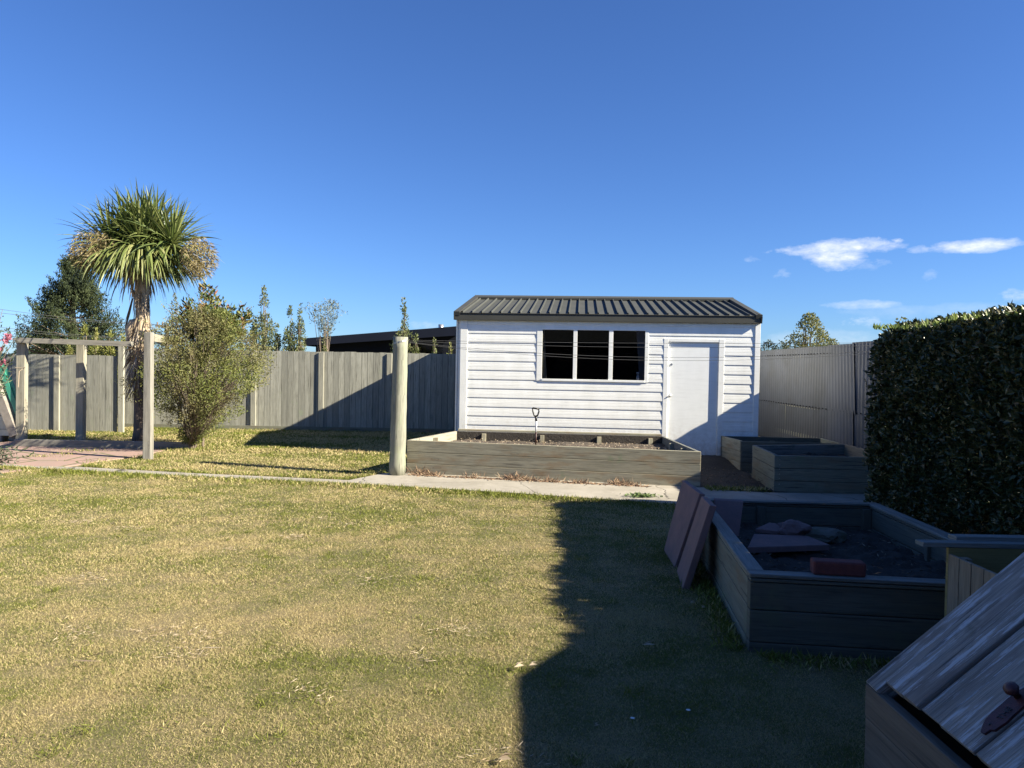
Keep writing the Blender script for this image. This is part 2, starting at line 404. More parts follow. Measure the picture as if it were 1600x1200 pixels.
M['twig'] = plain('grey_twig', (0.21, 0.165, 0.125), 0.9, 0, 0.3, 10)
M['redl'] = leaf('red_tipped_leaf', [(0.03, 0.05, 0.02), (0.08, 0.11, 0.03), (0.20, 0.20, 0.06), (0.24, 0.09, 0.06)], 0.15, 0.6, 0.25)
M['olel'] = leaf('grey_green_leaf', [(0.045, 0.07, 0.035), (0.10, 0.13, 0.07)], 0.2, 0.5)
M['pink'] = leaf('pink_petal', [(0.38, 0.09, 0.15), (0.55, 0.24, 0.30)], 0.3, 0.6)
M['pinel'] = leaf('pine_needle', [(0.012, 0.02, 0.010), (0.032, 0.046, 0.017), (0.07, 0.085, 0.03)], 0.08, 0.7, 0.3)
M['coll'] = leaf('column_shrub_leaf', [(0.07, 0.09, 0.03), (0.15, 0.175, 0.06), (0.24, 0.245, 0.11)], 0.3, 0.5)
M['yel'] = leaf('yellow_green_leaf', [(0.13, 0.15, 0.03), (0.24, 0.25, 0.06), (0.30, 0.29, 0.10)], 0.3, 0.5)
M['greyl'] = leaf('grey_wispy_leaf', [(0.09, 0.11, 0.08), (0.19, 0.21, 0.15)], 0.2, 0.6)
M['treel'] = leaf('pale_tree_leaf', [(0.09, 0.11, 0.03), (0.19, 0.195, 0.06), (0.28, 0.26, 0.10)], 0.25, 0.6)
M['dark_treel'] = leaf('dark_tree_leaf', [(0.02, 0.035, 0.015), (0.055, 0.075, 0.03)], 0.15, 0.6)
M['hedge'] = leaf('hedge_leaf', [(0.022, 0.038, 0.012), (0.05, 0.065, 0.02), (0.10, 0.10, 0.035), (0.20, 0.155, 0.09)], 0.12, 0.38, 0.5)
M['shoot'] = leaf('hedge_new_growth', [(0.06, 0.10, 0.02), (0.16, 0.22, 0.05), (0.28, 0.33, 0.10)], 0.3, 0.4)
M['deadst'] = leaf('dead_stalk', [(0.13, 0.075, 0.055), (0.24, 0.155, 0.10), (0.38, 0.28, 0.18)], 0.1, 0.9)
M['litter'] = leaf('dry_leaf', [(0.30, 0.22, 0.14), (0.50, 0.42, 0.32)], 0.1, 0.8)
M['chips'] = leaf('soil_chips', [(0.035, 0.028, 0.02), (0.10, 0.075, 0.05), (0.26, 0.20, 0.14)], 0.1, 0.9)
M['daisyp'] = plain('white_petal', (0.8, 0.8, 0.78), 0.7)
M['weed'] = leaf('weed_leaf', [(0.08, 0.13, 0.04), (0.18, 0.24, 0.09)], 0.2, 0.6)
M['bark'] = wood('tree_bark', (0.13, 0.10, 0.08), (0.22, 0.17, 0.13), (0.03, 0.025, 0.02), 0.2, knots=False)
M['palmbark'] = wood('cabbage_trunk', (0.44, 0.33, 0.22), (0.62, 0.50, 0.36), (0.14, 0.09, 0.06), 0.2, knots=False)
def mk_glass():
    t = NT('window_glass')
    g = t.n('ShaderNodeBsdfGlossy', inp={'Color': (1, 1, 1, 1), 'Roughness': 0.015}).outputs[0]
    tr = t.n('ShaderNodeBsdfTransparent', inp={'Color': (0.72, 0.74, 0.78, 1)}).outputs[0]
    fr = t.n('ShaderNodeFresnel', inp={'IOR': 1.45}).outputs[0]
    return t.done(t.n('ShaderNodeMixShader', inp={0: fr, 1: tr, 2: g}).outputs[0])
M['glass'] = mk_glass()

# ------------------------------------------------------------------ world and sun
sunv = Vector((1.62, -0.50, 1.0)).normalized()
EL = math.asin(sunv.z); AZ = math.atan2(sunv.x, sunv.y)
w = bpy.data.worlds.new('World'); sc.world = w; w.use_nodes = True; nt = w.node_tree; nt.nodes.clear()
class WT(NT):
    def __init__(s): s.t = nt; s.out = nt.nodes.new('ShaderNodeOutputWorld')
t = WT()
sky = t.n('ShaderNodeTexSky', sky_type='NISHITA', sun_disc=False, sun_elevation=EL, sun_rotation=AZ, altitude=600, air_density=1.0, dust_density=0.25, ozone_density=3.2)
vec = t.n('ShaderNodeTexCoord').outputs['Generated']
sep = t.n('ShaderNodeSeparateXYZ', inp={0: vec})
az = t.math('ARCTAN2', sep.outputs[0], sep.outputs[1]); el = sep.outputs[2]
nz = t.n('ShaderNodeTexNoise', inp={'Vector': t.mapping(vec, (1, 1, 2.2)), 'Scale': 22.0, 'Detail': 7.0, 'Roughness': 0.62})
nz2 = t.noise(t.mapping(vec, (1, 1, 2.5), (3, 1, 2)), 60, 6, 0.6)
nz3 = t.noise(t.mapping(vec, (1, 1, 1.8), (4, 4, 4)), 75, 7, 0.65)
def adir(px, py):
    d = ray(px, py).normalized(); return math.atan2(d.x, d.y), d.z
mask = None
#        px    py   half-w half-h strength
for cx, cy, hw, hh, st in ((1302, 386, 84, 12, 1.0), (1305, 402, 42, 18, 1.0), (1372, 382, 34, 8, .9), (1520, 384, 64, 9, .95), (1352, 476, 48, 7, .6), (1356, 502, 30, 8, .4),
                           (1592, 462, 20, 10, .5), (1177, 405, 14, 5, .35), (1222, 428, 12, 6, .3), (1453, 431, 9, 7, .25), (1350, 412, 30, 9, .25), (665, 508, 30, 6, .35), (1290, 530, 90, 14, .28), (1460, 486, 120, 10, .2)):
    a0, e0 = adir(cx, cy); sa = hw/F_PX; se = hh/F_PX
    dx = t.math('DIVIDE', t.math('SUBTRACT', az, a0), sa); dz = t.math('DIVIDE', t.math('SUBTRACT', el, e0), se)
    r2 = t.math('ADD', t.math('MULTIPLY', dx, dx), t.math('MULTIPLY', dz, dz))
    v = t.math('SUBTRACT', 1.0, r2)
    v = t.math('ADD', v, t.math('MULTIPLY', t.math('SUBTRACT', (nz.outputs[0] if hw > 35 else nz3), 0.5), 3.6 if hw > 35 else 6.0))
    v = t.math('MULTIPLY', t.mrange(v, -0.1, 1.5 if hw > 35 else 2.6), st)
    mask = v if mask is None else t.math('MAXIMUM', mask, v)
mask = t.math('MULTIPLY', mask, t.mrange(nz2, 0.25, 0.6, 0.6, 1.0), True)
SKYSTR = 0.0355
cloudc = t.mix(nz2, (8.0, 8.8, 10.2), (12.0, 12.0, 12.2))
skyc = t.mix(1.0, sky.outputs[0], (0.665, 0.98, 1.52), 'MULTIPLY')
colr = t.mix(mask, skyc, cloudc)
bg = t.n('ShaderNodeBackground', inp={'Color': colr, 'Strength': SKYSTR})
t.link(bg.outputs[0], t.out.inputs[0])
sl = bpy.data.lights.new('sun', 'SUN'); sl.energy = 5.0; sl.angle = R(0.5); sl.color = (1.0, 0.92, 0.74)
so = bpy.data.objects.new('sun', sl); COL.objects.link(so); so.location = (10, -8, 20)
so.rotation_euler = sunv.to_track_quat('Z', 'Y').to_euler()
sc.view_settings.view_transform = 'Standard'; sc.view_settings.look = 'None'
sc.view_settings.exposure = 1.62; sc.view_settings.gamma = 1.0; sc.view_settings.use_curve_mapping = False

# ------------------------------------------------------------------ ground, path, paving
def terrain(x, y):
    def ss(v): v = np.clip(v, 0, 1); return v*v*(3-2*v)
    return 0.15*ss((y-12.0)/1.0)*ss((x-2.3)/0.5)
def ground_sheet():
    xs = np.concatenate([[-600, -200, -60, -25], np.arange(-14, 9.01, 0.25), [20, 60, 200, 600]])
    ys = np.concatenate([[-200, -40, -8], np.arange(0, 21.01, 0.25), [30, 60, 150, 400, 900]])
    X, Y = np.meshgrid(xs, ys); Z = terrain(X, Y)
    V = np.stack([X, Y, Z], -1).reshape(-1, 3); nx = len(xs); ny = len(ys)
    i, j = np.meshgrid(np.arange(nx-1), np.arange(ny-1)); b = (j*nx+i).ravel()
    Fv = np.stack([b, b+1, b+1+nx, b+nx], 1).ravel()
    o = mesh_object('ground', V, Fv, None, None, M['ground'], smooth=True)
    o['kind'] = 'structure'
ground_sheet()

# path of concrete with a narrow mowing strip running left
P_front = [gp(-10, 729.5), gp(100, 736), gp(300, 746), gp(545, 757.5), gp(800, 773), gp(1050, 790)]
x2 = P_front[-1]
P_front.append(Vector((5.4, 8.25, 0)))
P_back = [Vector((5.4, 10.12, 0)), Vector((3.6, 10.12, 0)), gp(1110, 768), gp(1098, 763), gp(1030, 757.0), gp(640, 741), gp(600, 741.5), gp(545, 752.5), gp(300, 741.5), gp(120, 731.5), gp(60, 731), gp(-10, 726)]
path_poly = [(p.x, p.y) for p in P_front+P_back]
def sheet(name, poly, z, mat, thick=0.03):
    mb = MB(); mb.prism(poly, z-thick, z); o = mb.build(name, mat); o['kind'] = 'structure'; return o
sheet('path', path_poly, 0.022, M['path'])
# seam: a raised edge strip along the front of the path
mb = MB()
fr = [P_front[i] for i in range(3, 7)]
for a, b in zip(fr[:-1], fr[1:]):
    n = Vector((-(b-a).y, (b-a).x, 0)).normalized()
    mb.prism([(a.x, a.y), (b.x, b.y), (b.x+n.x*.17, b.y+n.y*.17), (a.x+n.x*.17, a.y+n.y*.17)], 0.0, 0.029)
o = mb.build('path_edging', M['path'], bevel=0.004); o['kind'] = 'structure'
pav = [gp(-60, 745), gp(0, 740), gp(60, 733.5), gp(118, 728), gp(150, 722), gp(215, 714), gp(262, 703), gp(300, 694), gp(20, 690), gp(-60, 700)]
pav_poly = [(p.x, p.y) for p in pav]
sheet('paving', pav_poly, 0.014, M['paving'], 0.02)
soil_poly = [(2.66, 10.45), (3.72, 10.14), (3.85, 10.14), (3.85, 13.2), (2.6, 13.25)]
def bumpy(name, poly, z, amp, mat, parent=None, step=0.06, seed=1, base=True, terr=False, kind=None):
    xs0 = min(p[0] for p in poly); xs1 = max(p[0] for p in poly); ys0 = min(p[1] for p in poly); ys1 = max(p[1] for p in poly)
    nx = int((xs1-xs0)/step)+2; ny = int((ys1-ys0)/step)+2
    X, Y = np.meshgrid(np.linspace(xs0, xs1, nx), np.linspace(ys0, ys1, ny))
    P = np.stack([X.ravel(), Y.ravel(), np.zeros(X.size)], 1)
    h = (noise3(P, 3, seed)-0.5)*amp + (noise3(P, 11, seed+1)-0.5)*amp*0.7 + (noise3(P, 25, seed+2)-.5)*amp*.4
    P[:, 2] = z + h + (terrain(P[:, 0], P[:, 1]) if terr else 0)
    i, j = np.meshgrid(np.arange(nx-1), np.arange(ny-1)); b = (j*nx+i).ravel()
    Fq = np.stack([b, b+1, b+1+nx, b+nx], 1)
    cen = P[Fq].mean(1); Fq = Fq[in_poly(cen, poly)]
    o = mesh_object(name, P, Fq.ravel(), P[Fq.ravel()][:, :2], None, mat, parent, smooth=True)
    if kind: o['kind'] = kind
    return o
bumpy('bare_soil', soil_poly, 0.03, 0.03, M['soil'], terr=True, kind='structure')

# ------------------------------------------------------------------ grass
def grass(name, poly, bands, mat, label, exclude=()):
    C = []; L = []; Wd = []
    for (y0, y1, dens, ln, wd) in bands:
        xs = [p[0] for p in poly]; x0, x1 = max(min(xs), -0.74*y1-0.6), min(max(xs), 0.74*y1+0.6)
        n = int((x1-x0)*(y1-y0)*dens); p = np.stack([RNG.uniform(x0, x1, n), RNG.uniform(y0, y1, n), np.zeros(n)], 1)
        k = in_poly(p, poly)
        for e in exclude: k &= ~in_poly(p, e)
        p = p[k]; n = len(p)
        h = noise3(p, 1.3, 3); h2 = noise3(p, 7, 5); h3 = noise3(p, 19, 6)
        keep = RNG.random(n) < (0.35+0.55*h2+0.35*h3); p = p[keep]; h = h[keep]; h2 = h2[keep]; n = len(p)
        C.append(p); L.append(ln*(0.55+0.5*h+0.5*h2)*RNG.uniform(0.6, 1.25, n)); Wd.append(np.full(n, wd)*RNG.uniform(0.7, 1.3, n))
    c = np.concatenate(C); Lh = np.concatenate(L); Wv = np.concatenate(Wd); n = len(c)
    d = rdir(n, 0.15, 0.95)
    o = cards(name, c-np.array([0, 0, 0.003]), d, rdir(n), Lh, Wv, mat, fold=0.1, mid=0.35)
    return tag(o, label, 'grass', kind='stuff')
bedE = [(1.46, 4.41), (3.30, 4.20), (3.45, 6.92), (1.77, 6.98)]
boxfoot = [(1.45, 1.2), (2.9, 1.2), (2.9, 2.96), (1.45, 2.96)]
dirtE = []
front_poly = [(-9, 2.0), (4.2, 2.0), (4.2, 8.9)] + [(p.x, p.y-0.005) for p in reversed(P_front[:-1])]
front_poly[2] = (4.2, 8.55)
grass('lawn_grass', front_poly, [(2.4, 4.0, 52000, 0.018, 0.0019), (4.0, 5.5, 32000, 0.020, 0.0026), (5.5, 7.5, 17000, 0.022, 0.0036), (7.5, 11.6, 9000, 0.025, 0.0054)], M['grass'],
      'short patchy green and straw coloured lawn in front of the concrete path', exclude=(bedE, boxfoot))
back_poly = [(p.x, p.y) for p in (gp(545, 751.5), gp(598, 741), gp(634, 741))] + [(-1.62, 11.4), (-1.0, 13.1), (-0.95, 18.2), (-12, 18.2), (-12, 14.8), (-6.4, 14.75), (-6.55, 14.0)] + [(p.x, p.y) for p in (gp(262, 705), gp(215, 716), gp(150, 724), gp(125, 730), gp(300, 740.5))]
grass('lawn_grass', back_poly, [(10.2, 13.5, 3600, 0.042, 0.009), (13.5, 18.3, 2000, 0.05, 0.014)], M['grass'], 'back strip of lawn between the concrete strip and the wooden fence')
# longer green edge along the path
def edge_grass():
    C = []
    for i in range(len(P_front)-2):
        a, b = P_front[i], P_front[i+1]; n = int((b-a).length*900); tt = RNG.random(n)
        p = np.outer(1-tt, np.array(a))+np.outer(tt, np.array(b)); p[:, 1] -= np.abs(RNG.normal(0, 0.16, n))+0.0; p[:, 2] = 0; C.append(p)
    for a, b, s_, q in ((gp(545, 751.5), gp(300, 740.5), 1, 500), (gp(300, 740.5), gp(125, 730), 1, 500), (gp(600, 741), gp(545, 751.5), 1, 600), (Vector((1.5, 4.35, 0)), Vector((3.0, 4.18, 0)), -1, 500), (Vector((1.43, 4.4, 0)), Vector((1.72, 6.9, 0)), 0, 450)):
        n = int((b-a).length*q); tt = RNG.random(n)
        p = np.outer(1-tt, np.array(a))+np.outer(tt, np.array(b))
        if s_: p[:, 1] += s_*np.abs(RNG.normal(0, 0.1, n))
        else: p[:, 0] -= np.abs(RNG.normal(0, 0.07, n))
        p[:, 2] = 0; C.append(p)
    # tufts: shrub foot, posts, paving cracks, fence foot
    for (px, py, rx, ry, q) in ((303, 703, .35, .2, 900), (232, 716, .16, .1, 250), (395, 676, .3, .1, 120), (190, 724, .35, .1, 260), (100, 711, .12, .05, 60), (62, 715, .2, .05, 60), (130, 706, .2, .06, 80)):
        g = gp(px, py); p = np.stack([RNG.normal(g.x, rx, q), RNG.normal(g.y, ry, q), np.full(q, 0.01)], 1); C.append(p)
    n = 1500; p = np.stack([RNG.uniform(-9.5, -1.2, n), 18.2-np.abs(RNG.normal(0, .1, n)), np.zeros(n)], 1); C.append(p)
    n = 900; p = np.stack([RNG.uniform(-12, -9.2, n), 16.9-np.abs(RNG.normal(0, .1, n)), np.zeros(n)], 1); C.append(p)
    n = 700; p = np.stack([RNG.uniform(2.75, 3.6, n), 10.28+RNG.normal(0, .08, n), np.full(n, .02)], 1); C.append(p)
    c = np.concatenate(C); n = len(c)
    o = cards('edge_grass', c, rdir(n, 0.5, 0.98), rdir(n), RNG.uniform(0.03, 0.085, n), 0.009, M['grass_edge'], fold=0.1)
    tag(o, 'longer green grass fringing the path edges, posts and beds', 'grass', kind='stuff')
edge_grass()
def lawn_tufts():
    C = []
    for k in range(150):
        y = RNG.uniform(2.9, 10.0); x = RNG.uniform(-.72*y, min(.72*y, 1.3)); q = int(RNG.uniform(12, 45)); rr_ = RNG.uniform(.02, .06)
        C.append(np.stack([RNG.normal(x, rr_, q), RNG.normal(y, rr_, q), np.zeros(q)], 1))
    c = np.concatenate(C); c = c[in_poly(c, front_poly) & ~in_poly(c, bedE)]; n = len(c)
    o = cards('taller_grass_tufts', c, rdir(n, .35, .98), rdir(n), RNG.uniform(.025, .055, n), .0042, M['grass_edge'], fold=.1)
    tag(o, 'slightly taller bright green tufts dotted through the front lawn', 'grass', kind='stuff')
    C = []
    for k in range(16):
        y = RNG.uniform(3.0, 8.0); x = RNG.uniform(-.6*y, .3); q = 70
        C.append(np.stack([RNG.normal(x, .09, q), RNG.normal(y, .07, q), np.full(q, .012)], 1))
    c = np.concatenate(C); n = len(c)
    o = cards('thatch', c, rdir(n, -.05, .35), rdir(n), RNG.uniform(.02, .06, n), .0035, M['litter'], fold=.1)
    tag(o, 'dry straw-coloured thatch and clippings scattered on the lawn', 'thatch', kind='stuff')
lawn_tufts()
for i in range(9):   # taller light tufts in the lawn
    pass

# ------------------------------------------------------------------ shed
S0 = Vector((-1.02, 13.55, 0)); S1 = Vector((4.38, 13.05, 0)); SL_ = (S1-S0).length; srz = math.atan2(S1.y-S0.y, S1.x-S0.x)
shed = thing('garden_shed', 'white weatherboard garden shed with dark ribbed roof, three-pane window and door', 'shed', S0, srz)
SM = W[shed.name]; SMi = SM.inverted(); sn = (SM.to_3x3() @ Vector((0, -1, 0)))
def sl(px, py, off=0.0):
    p = SMi @ pp(px, py, S0+sn*off, sn); return p.x, p.z
EZ = 2.60
wx0, wz1 = sl(839.5, 512.5); wx1, wz0 = sl(1012, 598.0); wz1 = sl(925, 513.5)[1]; wz0 = sl(925, 596.5)[1]
dx0 = sl(1035.5, 620)[0]; dx1 = sl(1130, 620)[0]; dz1 = sl(1085, 529.5)[1]; dz0 = 0.13
def siding(mb, xa, xb, za, zb, y0=0.0):
    H = 0.168; zs = 0.105
    prof = [(0.0, -.008), (.008, -.010), (.052, -.0085), (.055, -.0065), (.060, -.0085), (.106, -.006), (.109, -.003), (.114, -.005), (.165, -.001), (.1679, 0.0)]
    k = int(math.floor((za-zs)/H))
    while zs+k*H < zb:
        pr = [(zs+k*H+a, y0+b) for a, b in prof]
        rn = random.random()
        for (z1, y1), (z2, y2) in zip(pr[:-1], pr[1:]):
            if z2 <= za or z1 >= zb: continue
            if z1 < za: f = (za-z1)/(z2-z1); y1 = y1+(y2-y1)*f; z1 = za
            if z2 > zb: f = (zb-z1)/(z2-z1); y2 = y1+(y2-y1)*f; z2 = zb
            mb.poly([(xa, y1, z1), (xb, y1, z1), (xb, y2, z2), (xa, y2, z2)], [(xa, z1), (xb, z1), (xb, z2), (xa, z2)], rn)
        zl = zs+(k+1)*H
        if za < zl < zb: mb.poly([(xa, y0, zl), (xa, y0-.008, zl), (xb, y0-.008, zl), (xb, y0, zl)], None, rn)
        k += 1
mb = MB()
cx0, cx1 = 0.19, SL_-0.09
for a, b, za, zb in ((cx0, wx0+.01, .1, EZ), (wx0+.01, wx1-.01, .1, wz0+.01), (wx0+.01, wx1-.01, wz1-.01, EZ), (wx1-.01, dx0+.01, .1, EZ), (dx0+.01, dx1-.01, dz1-.01, EZ), (dx1-.01, cx1, .1, EZ)):
    siding(mb, a, b, za, zb)
mb.build('front_siding', M['white'], shed, local=True)
# side and back walls, with openings free of them; black inner shell for the unlit room
DEP = 4.88; RZ = 3.12; RY = 2.45
mb = MB()
for x in (0.0, SL_):
    mb.poly([(x, 0, 0), (x, DEP, 0), (x, DEP, 2.55), (x, RY, RZ-.06), (x, 0.0, 2.6)])
mb.poly([(0, DEP, 0), (SL_, DEP, 0), (SL_, DEP, 2.55), (0, DEP, 2.55)])
o = mb.build('side_wall', M['white'], shed, local=True)
mb = MB()
zf = .16
for q in ([(.05, .05, zf), (SL_-.05, .05, zf), (SL_-.05, 4.8, zf), (.05, 4.8, zf)], [(.05, 2.2, zf), (SL_-.05, 2.2, zf), (SL_-.05, 2.2, 2.5), (.05, 2.2, 2.5)],
          [(.05, .05, 2.5), (SL_-.05, .05, 2.5), (SL_-.05, 4.8, 2.5), (.05, 4.8, 2.5)], [(.05, .05, zf), (.05, 4.8, zf), (.05, 4.8, 2.5), (.05, .05, 2.5)], [(SL_-.05, .05, zf), (SL_-.05, 4.8, zf), (SL_-.05, 4.8, 2.5), (SL_-.05, .05, 2.5)]):
    mb.poly(q)
mb.build('blackout_shell', M['interior'], shed, local=True)
# corner trims
mb = MB(); mb.box((.125, .0, 1.31), (.13, .038, 2.5)); mb.build('corner_trim', M['white'], shed, local=True, bevel=.003)
mb = MB(); mb.prism([(-.035, .10), (-.035, .075), (.045, -.004), (.06, -.004), (.06, .10)], .06, 2.58); mb.build('corner_trim', M['white'], shed, local=True)
mb = MB(); mb.box((SL_-.045, .0, 1.31), (.09, .038, 2.5)); mb.build('corner_trim', M['white'], shed, local=True, bevel=.003)
# small blocks (piles) and base board
mb = MB(); mb.box((SL_/2-0.8, .02, .085), (SL_-1.8, .05, .09)); mb.build('base_board', M['bed'], shed, local=True)
# window
win = None
mb = MB()
xa, xb = wx0, wx1; za, zb = wz0, wz1
p1 = sl(847, 555)[0]; p2 = sl(895.5, 555)[0]; p3 = sl(901.5, 555)[0]; p4 = sl(951, 555)[0]; p5 = sl(957.5, 555)[0]; p6 = sl(1007.5, 555)[0]
ga, gb = sl(925, 593)[1], sl(925, 516)[1]
mb.box(((xa+p1)/2, -.0, (za+zb)/2), (p1-xa, .028, zb-za)); mb.box(((xb+p6)/2, -.0, (za+zb)/2), (xb-p6, .028, zb-za))
mb.box(((p1+p6)/2, -.003, (zb+gb)/2), (p6-p1, .028, zb-gb)); mb.box(((p1+p6)/2, -.006, (za+ga)/2), (p6-p1, .036, ga-za))
win = mb.build('window', M['white'], shed, local=True, bevel=.003)
for a, b in ((p2, p3), (p4, p5)):
    mb = MB(); mb.box(((a+b)/2, -.0, (ga+gb)/2), (b-a, .03, gb-ga)); mb.build('mullion', M['white'], win, local=True, bevel=.003)
for a, b in ((p1, p2), (p3, p4), (p5, p6)):
    mb = MB(); mb.poly([(a, .010, ga), (b, .010, ga), (b, .010, gb), (a, .010, gb)]); mb.build('pane', M['glass'], win, local=True)
# curtains inside
def curtain(name, x_top, x_bot, xs, mat, label):
    mb = MB(); n = 16
    for i in range(n):
        for (z1, f1), (z2, f2) in (((gb+.02, 0.), ((ga+gb)/2, .5)), (((ga+gb)/2, .5), (ga-.02, 1.))):
            def P(k, f, z):
                wtop = x_top; wb = x_bot; u = k/n
                x = xs + (wtop+(wb-wtop)*f)*u
                return (x, .04+.014*math.sin(k*2.1), z)
            mb.poly([P(i, f1, z1), P(i+1, f1, z1), P(i+1, f2, z2), P(i, f2, z2)])
    o = mb.build(name, mat, win, local=True, smooth=True); o['label'] = label
curtain('curtain', .03, .10, p1-.005, M['curtain'], 'cream curtain gathered at left of window')
curtain('curtain', -.16, -.09, p6+.005, M['curtain_grey'], 'grey curtain hanging at right of window')
bt = thing('bottle', 'small white bottle on the sill inside the shed window', 'bottle', SM @ Vector((p6-.11, .06, ga-.03)))
mb = MB(); mb.tube([SM @ Vector((p6-.11, .07, z)) for z in (ga-.03, ga+.03, ga+.08, ga+.10)], [.03, .032, .025, .012], 12); mb.build('body', M['bottle'], bt, smooth=True)
mb = MB(); mb.tube([SM @ Vector((p6-.11, .07, z)) for z in (ga+.105, ga+.15)], [.026, .03], 12); mb.build('cap', M['bottle'], bt, smooth=True)
# door
jx0 = sl(1042.5, 620)[0]; jx1 = sl(1121.5, 620)[0]; jz = sl(1085, 534.5)[1]
mb = MB()
mb.box(((dx0+jx0)/2, .023, (dz0+dz1)/2), (jx0-dx0, .07, dz1-dz0)); mb.box(((dx1+jx1)/2, .023, (dz0+dz1)/2), (dx1-jx1, .07, dz1-dz0)); mb.box(((jx0+jx1)/2, .023, (jz+dz1)/2), (jx1-jx0, .066, dz1-jz))
mb.build('door_frame', M['white'], shed, local=True, bevel=.003)
mb = MB(); mb.box(((jx0+jx1)/2, .040, (dz0+jz)/2+.01), (jx1-jx0-.004, .035, jz-dz0-.02)); door = mb.build('door', M['door'], shed, local=True, bevel=.003)
lx, lz = sl(1047.6, 569.3); mb = MB(); mb.tube([(lx+.02, .024, lz), (lx+.02, .010, lz)], .022, 14); mb.tube([(lx+.02, .010, lz), (lx+.02, .006, lz)], .012, 10); mb.build('lock', M['steel'], door, local=True)
lx, lz = sl(1044.5, 618); mb = MB(); mb.tube([(lx+.03, .024, lz), (lx+.03, .0, lz)], .024, 14); mb.tube([(lx+.03, -.0, lz), (lx+.03, -.02, lz)], .012, 8)
mb.tube([(lx+.03, -.02, lz), (lx+.015, -.022, lz-.008), (lx-.005, -.02, lz-.02)], [.012, .011, .01], 8); mb.build('handle', M['steel'], door, local=True, smooth=True)
# roof
def roof_slope(y0, z0, y1, z1, name):
    mb = MB(); xs = []; per = 0.176; x = -.02; RH = .034
    while x < SL_+.04:
        xs += [(x, 0), (x+.105, 0), (x+.112, RH), (x+.128, RH), (x+.131, 0)]; x += per
    xs.append((x, 0)); xs = [(a, b) for a, b in xs if a <= SL_+.04]
    d = Vector((0, y1-y0, z1-z0)).normalized(); n = Vector((0, -d.z, d.y)); n = n if n.z > 0 else -n
    for (a, ha), (b, hb) in zip(xs[:-1], xs[1:]):
        P = lambda x, h, y, z: (x, y+n.y*h, z+n.z*h)
        mb.poly([P(a, ha, y0, z0), P(b, hb, y0, z0), P(b, hb, y1, z1), P(a, ha, y1, z1)])
    return mb.build(name, M['roof'], shed, local=True)
rf = roof_slope(-.08, 2.655, RY, 3.15, 'roof_sheet')
rb = roof_slope(RY, 3.15, DEP+.1, 2.655, 'roof_sheet')
mb = MB()
for s_ in (-1, 1):
    dy = .17; dz = -.17*.505/2.58
    mb.poly([(-.04, RY, 3.225), (SL_+.0, RY, 3.225), (SL_+.0, RY+s_*dy, 3.205+dz), (-.04, RY+s_*dy, 3.205+dz)][::s_])
    mb.poly([(-.04, RY+s_*dy, 3.205+dz), (SL_+.0, RY+s_*dy, 3.205+dz), (SL_+.0, RY+s_*dy, 3.165+dz), (-.04, RY+s_*dy, 3.165+dz)][::s_])
mb.build('ridge_cap', M['fascia'], shed, local=True)
for xx in (-.005, SL_-.045):
    mb = MB()
    for (y0, z0, y1, z1) in ((-.09, 2.665, RY, 3.19), (RY, 3.19, DEP+.12, 2.665)):
        mb.beam((xx, y0, z0-.02), (xx, y1, z1-.02), .11, .07)
        sgn = -1 if xx < 0 else 1
        mb.beam((xx+sgn*.045, y0, z0-.08), (xx+sgn*.045, y1, z1-.08), .02, .12)
    mb.build('barge_flashing', M['fascia'], shed, local=True)
mb = MB(); mb.box((SL_/2-.03, -.05, 2.595), (SL_+.03, .05, .115)); mb.box((SL_/2-.03, -.055, 2.655), (SL_+.04, .065, .012)); mb.box((SL_/2-.03, -.05, 2.532), (SL_+.025, .056, .012))
mb.build('fascia', M['fascia'], shed, local=True, bevel=.004)
mb = MB(); mb.box((SL_/2, DEP+.08, 2.6), (SL_+.2, .08, .12)); mb.build('fascia', M['fascia'], shed, local=True, bevel=.004)

# ------------------------------------------------------------------ wooden fence (two runs)
def board_fence(name, label, y, x0, x1, zt0, zt1, zb, posts, shadow=True, tall=None):
    root = thing(name, label, 'fence', ((x0+x1)/2, y, 0))
    mb = MB(); x = x0; i = 0
    while x < x1:
        wd = random.uniform(.138, .150); f = (x-x0)/(x1-x0); zt = zt0+(zt1-zt0)*f + random.uniform(-.009, .009); zz = zb+random.uniform(-.012, .012)
        xe = min(x+wd, x1)
        if xe-x > .03:
            mb.box(((x+xe)/2, y+random.uniform(-.0015, .0015), (zt+zz)/2), (xe-x-.007, .019, zt-zz), Matrix.Rotation(random.uniform(-.008, .008), 3, 'Z'))
        x += wd; i += 1
    mb.build('boards', M['fence'], root)
    mb = MB(); mb.box(((x0+x1)/2, y+.016, (zt0+zb)/2-.02), (x1-x0-.02, .008, zt0-zb-.06)); mb.build('gap_shade', M['navy'], root)  # added dark sheet that stands in for shade in the gaps between boards
    mb = MB()
    for z in (.45, 1.0, 1.6): mb.box(((x0+x1)/2, y+.05, z), (x1-x0, .045, .09))
    mb.build('rails', M['fence'], root)
    for k, px in enumerate(posts):
        mb = MB(); top = zt0+(zt1-zt0)*(px-x0)/(x1-x0)-.02
        if tall and k in tall: top = tall[k]
        mb.box((px, y-.016, top/2), (.125, .07, top), rnd=random.random()*.6, jit=.003); mb.build('post', M['fencepost'], root, bevel=.004)
    return root
fr_ = board_fence('board_fence', 'long grey paling fence running behind the lawn to the white shed', 18.3, -9.72, -0.98, 1.975, 1.975, .05, [-8.12, -6.42, -4.74, -3.05])
mb = MB(); mb.box((-5.3, 18.25, .035), (8.7, .05, .14)); mb.build('base_board', M['bed_dark'], fr_)
for z in (.02,):
    pass
board_fence('board_fence', 'lower grey paling fence behind the timber frame at far left', 17.0, -14.0, -9.12, 1.765, 1.775, -.04, [-12.1, -10.5, -9.02], tall={2: 2.03})

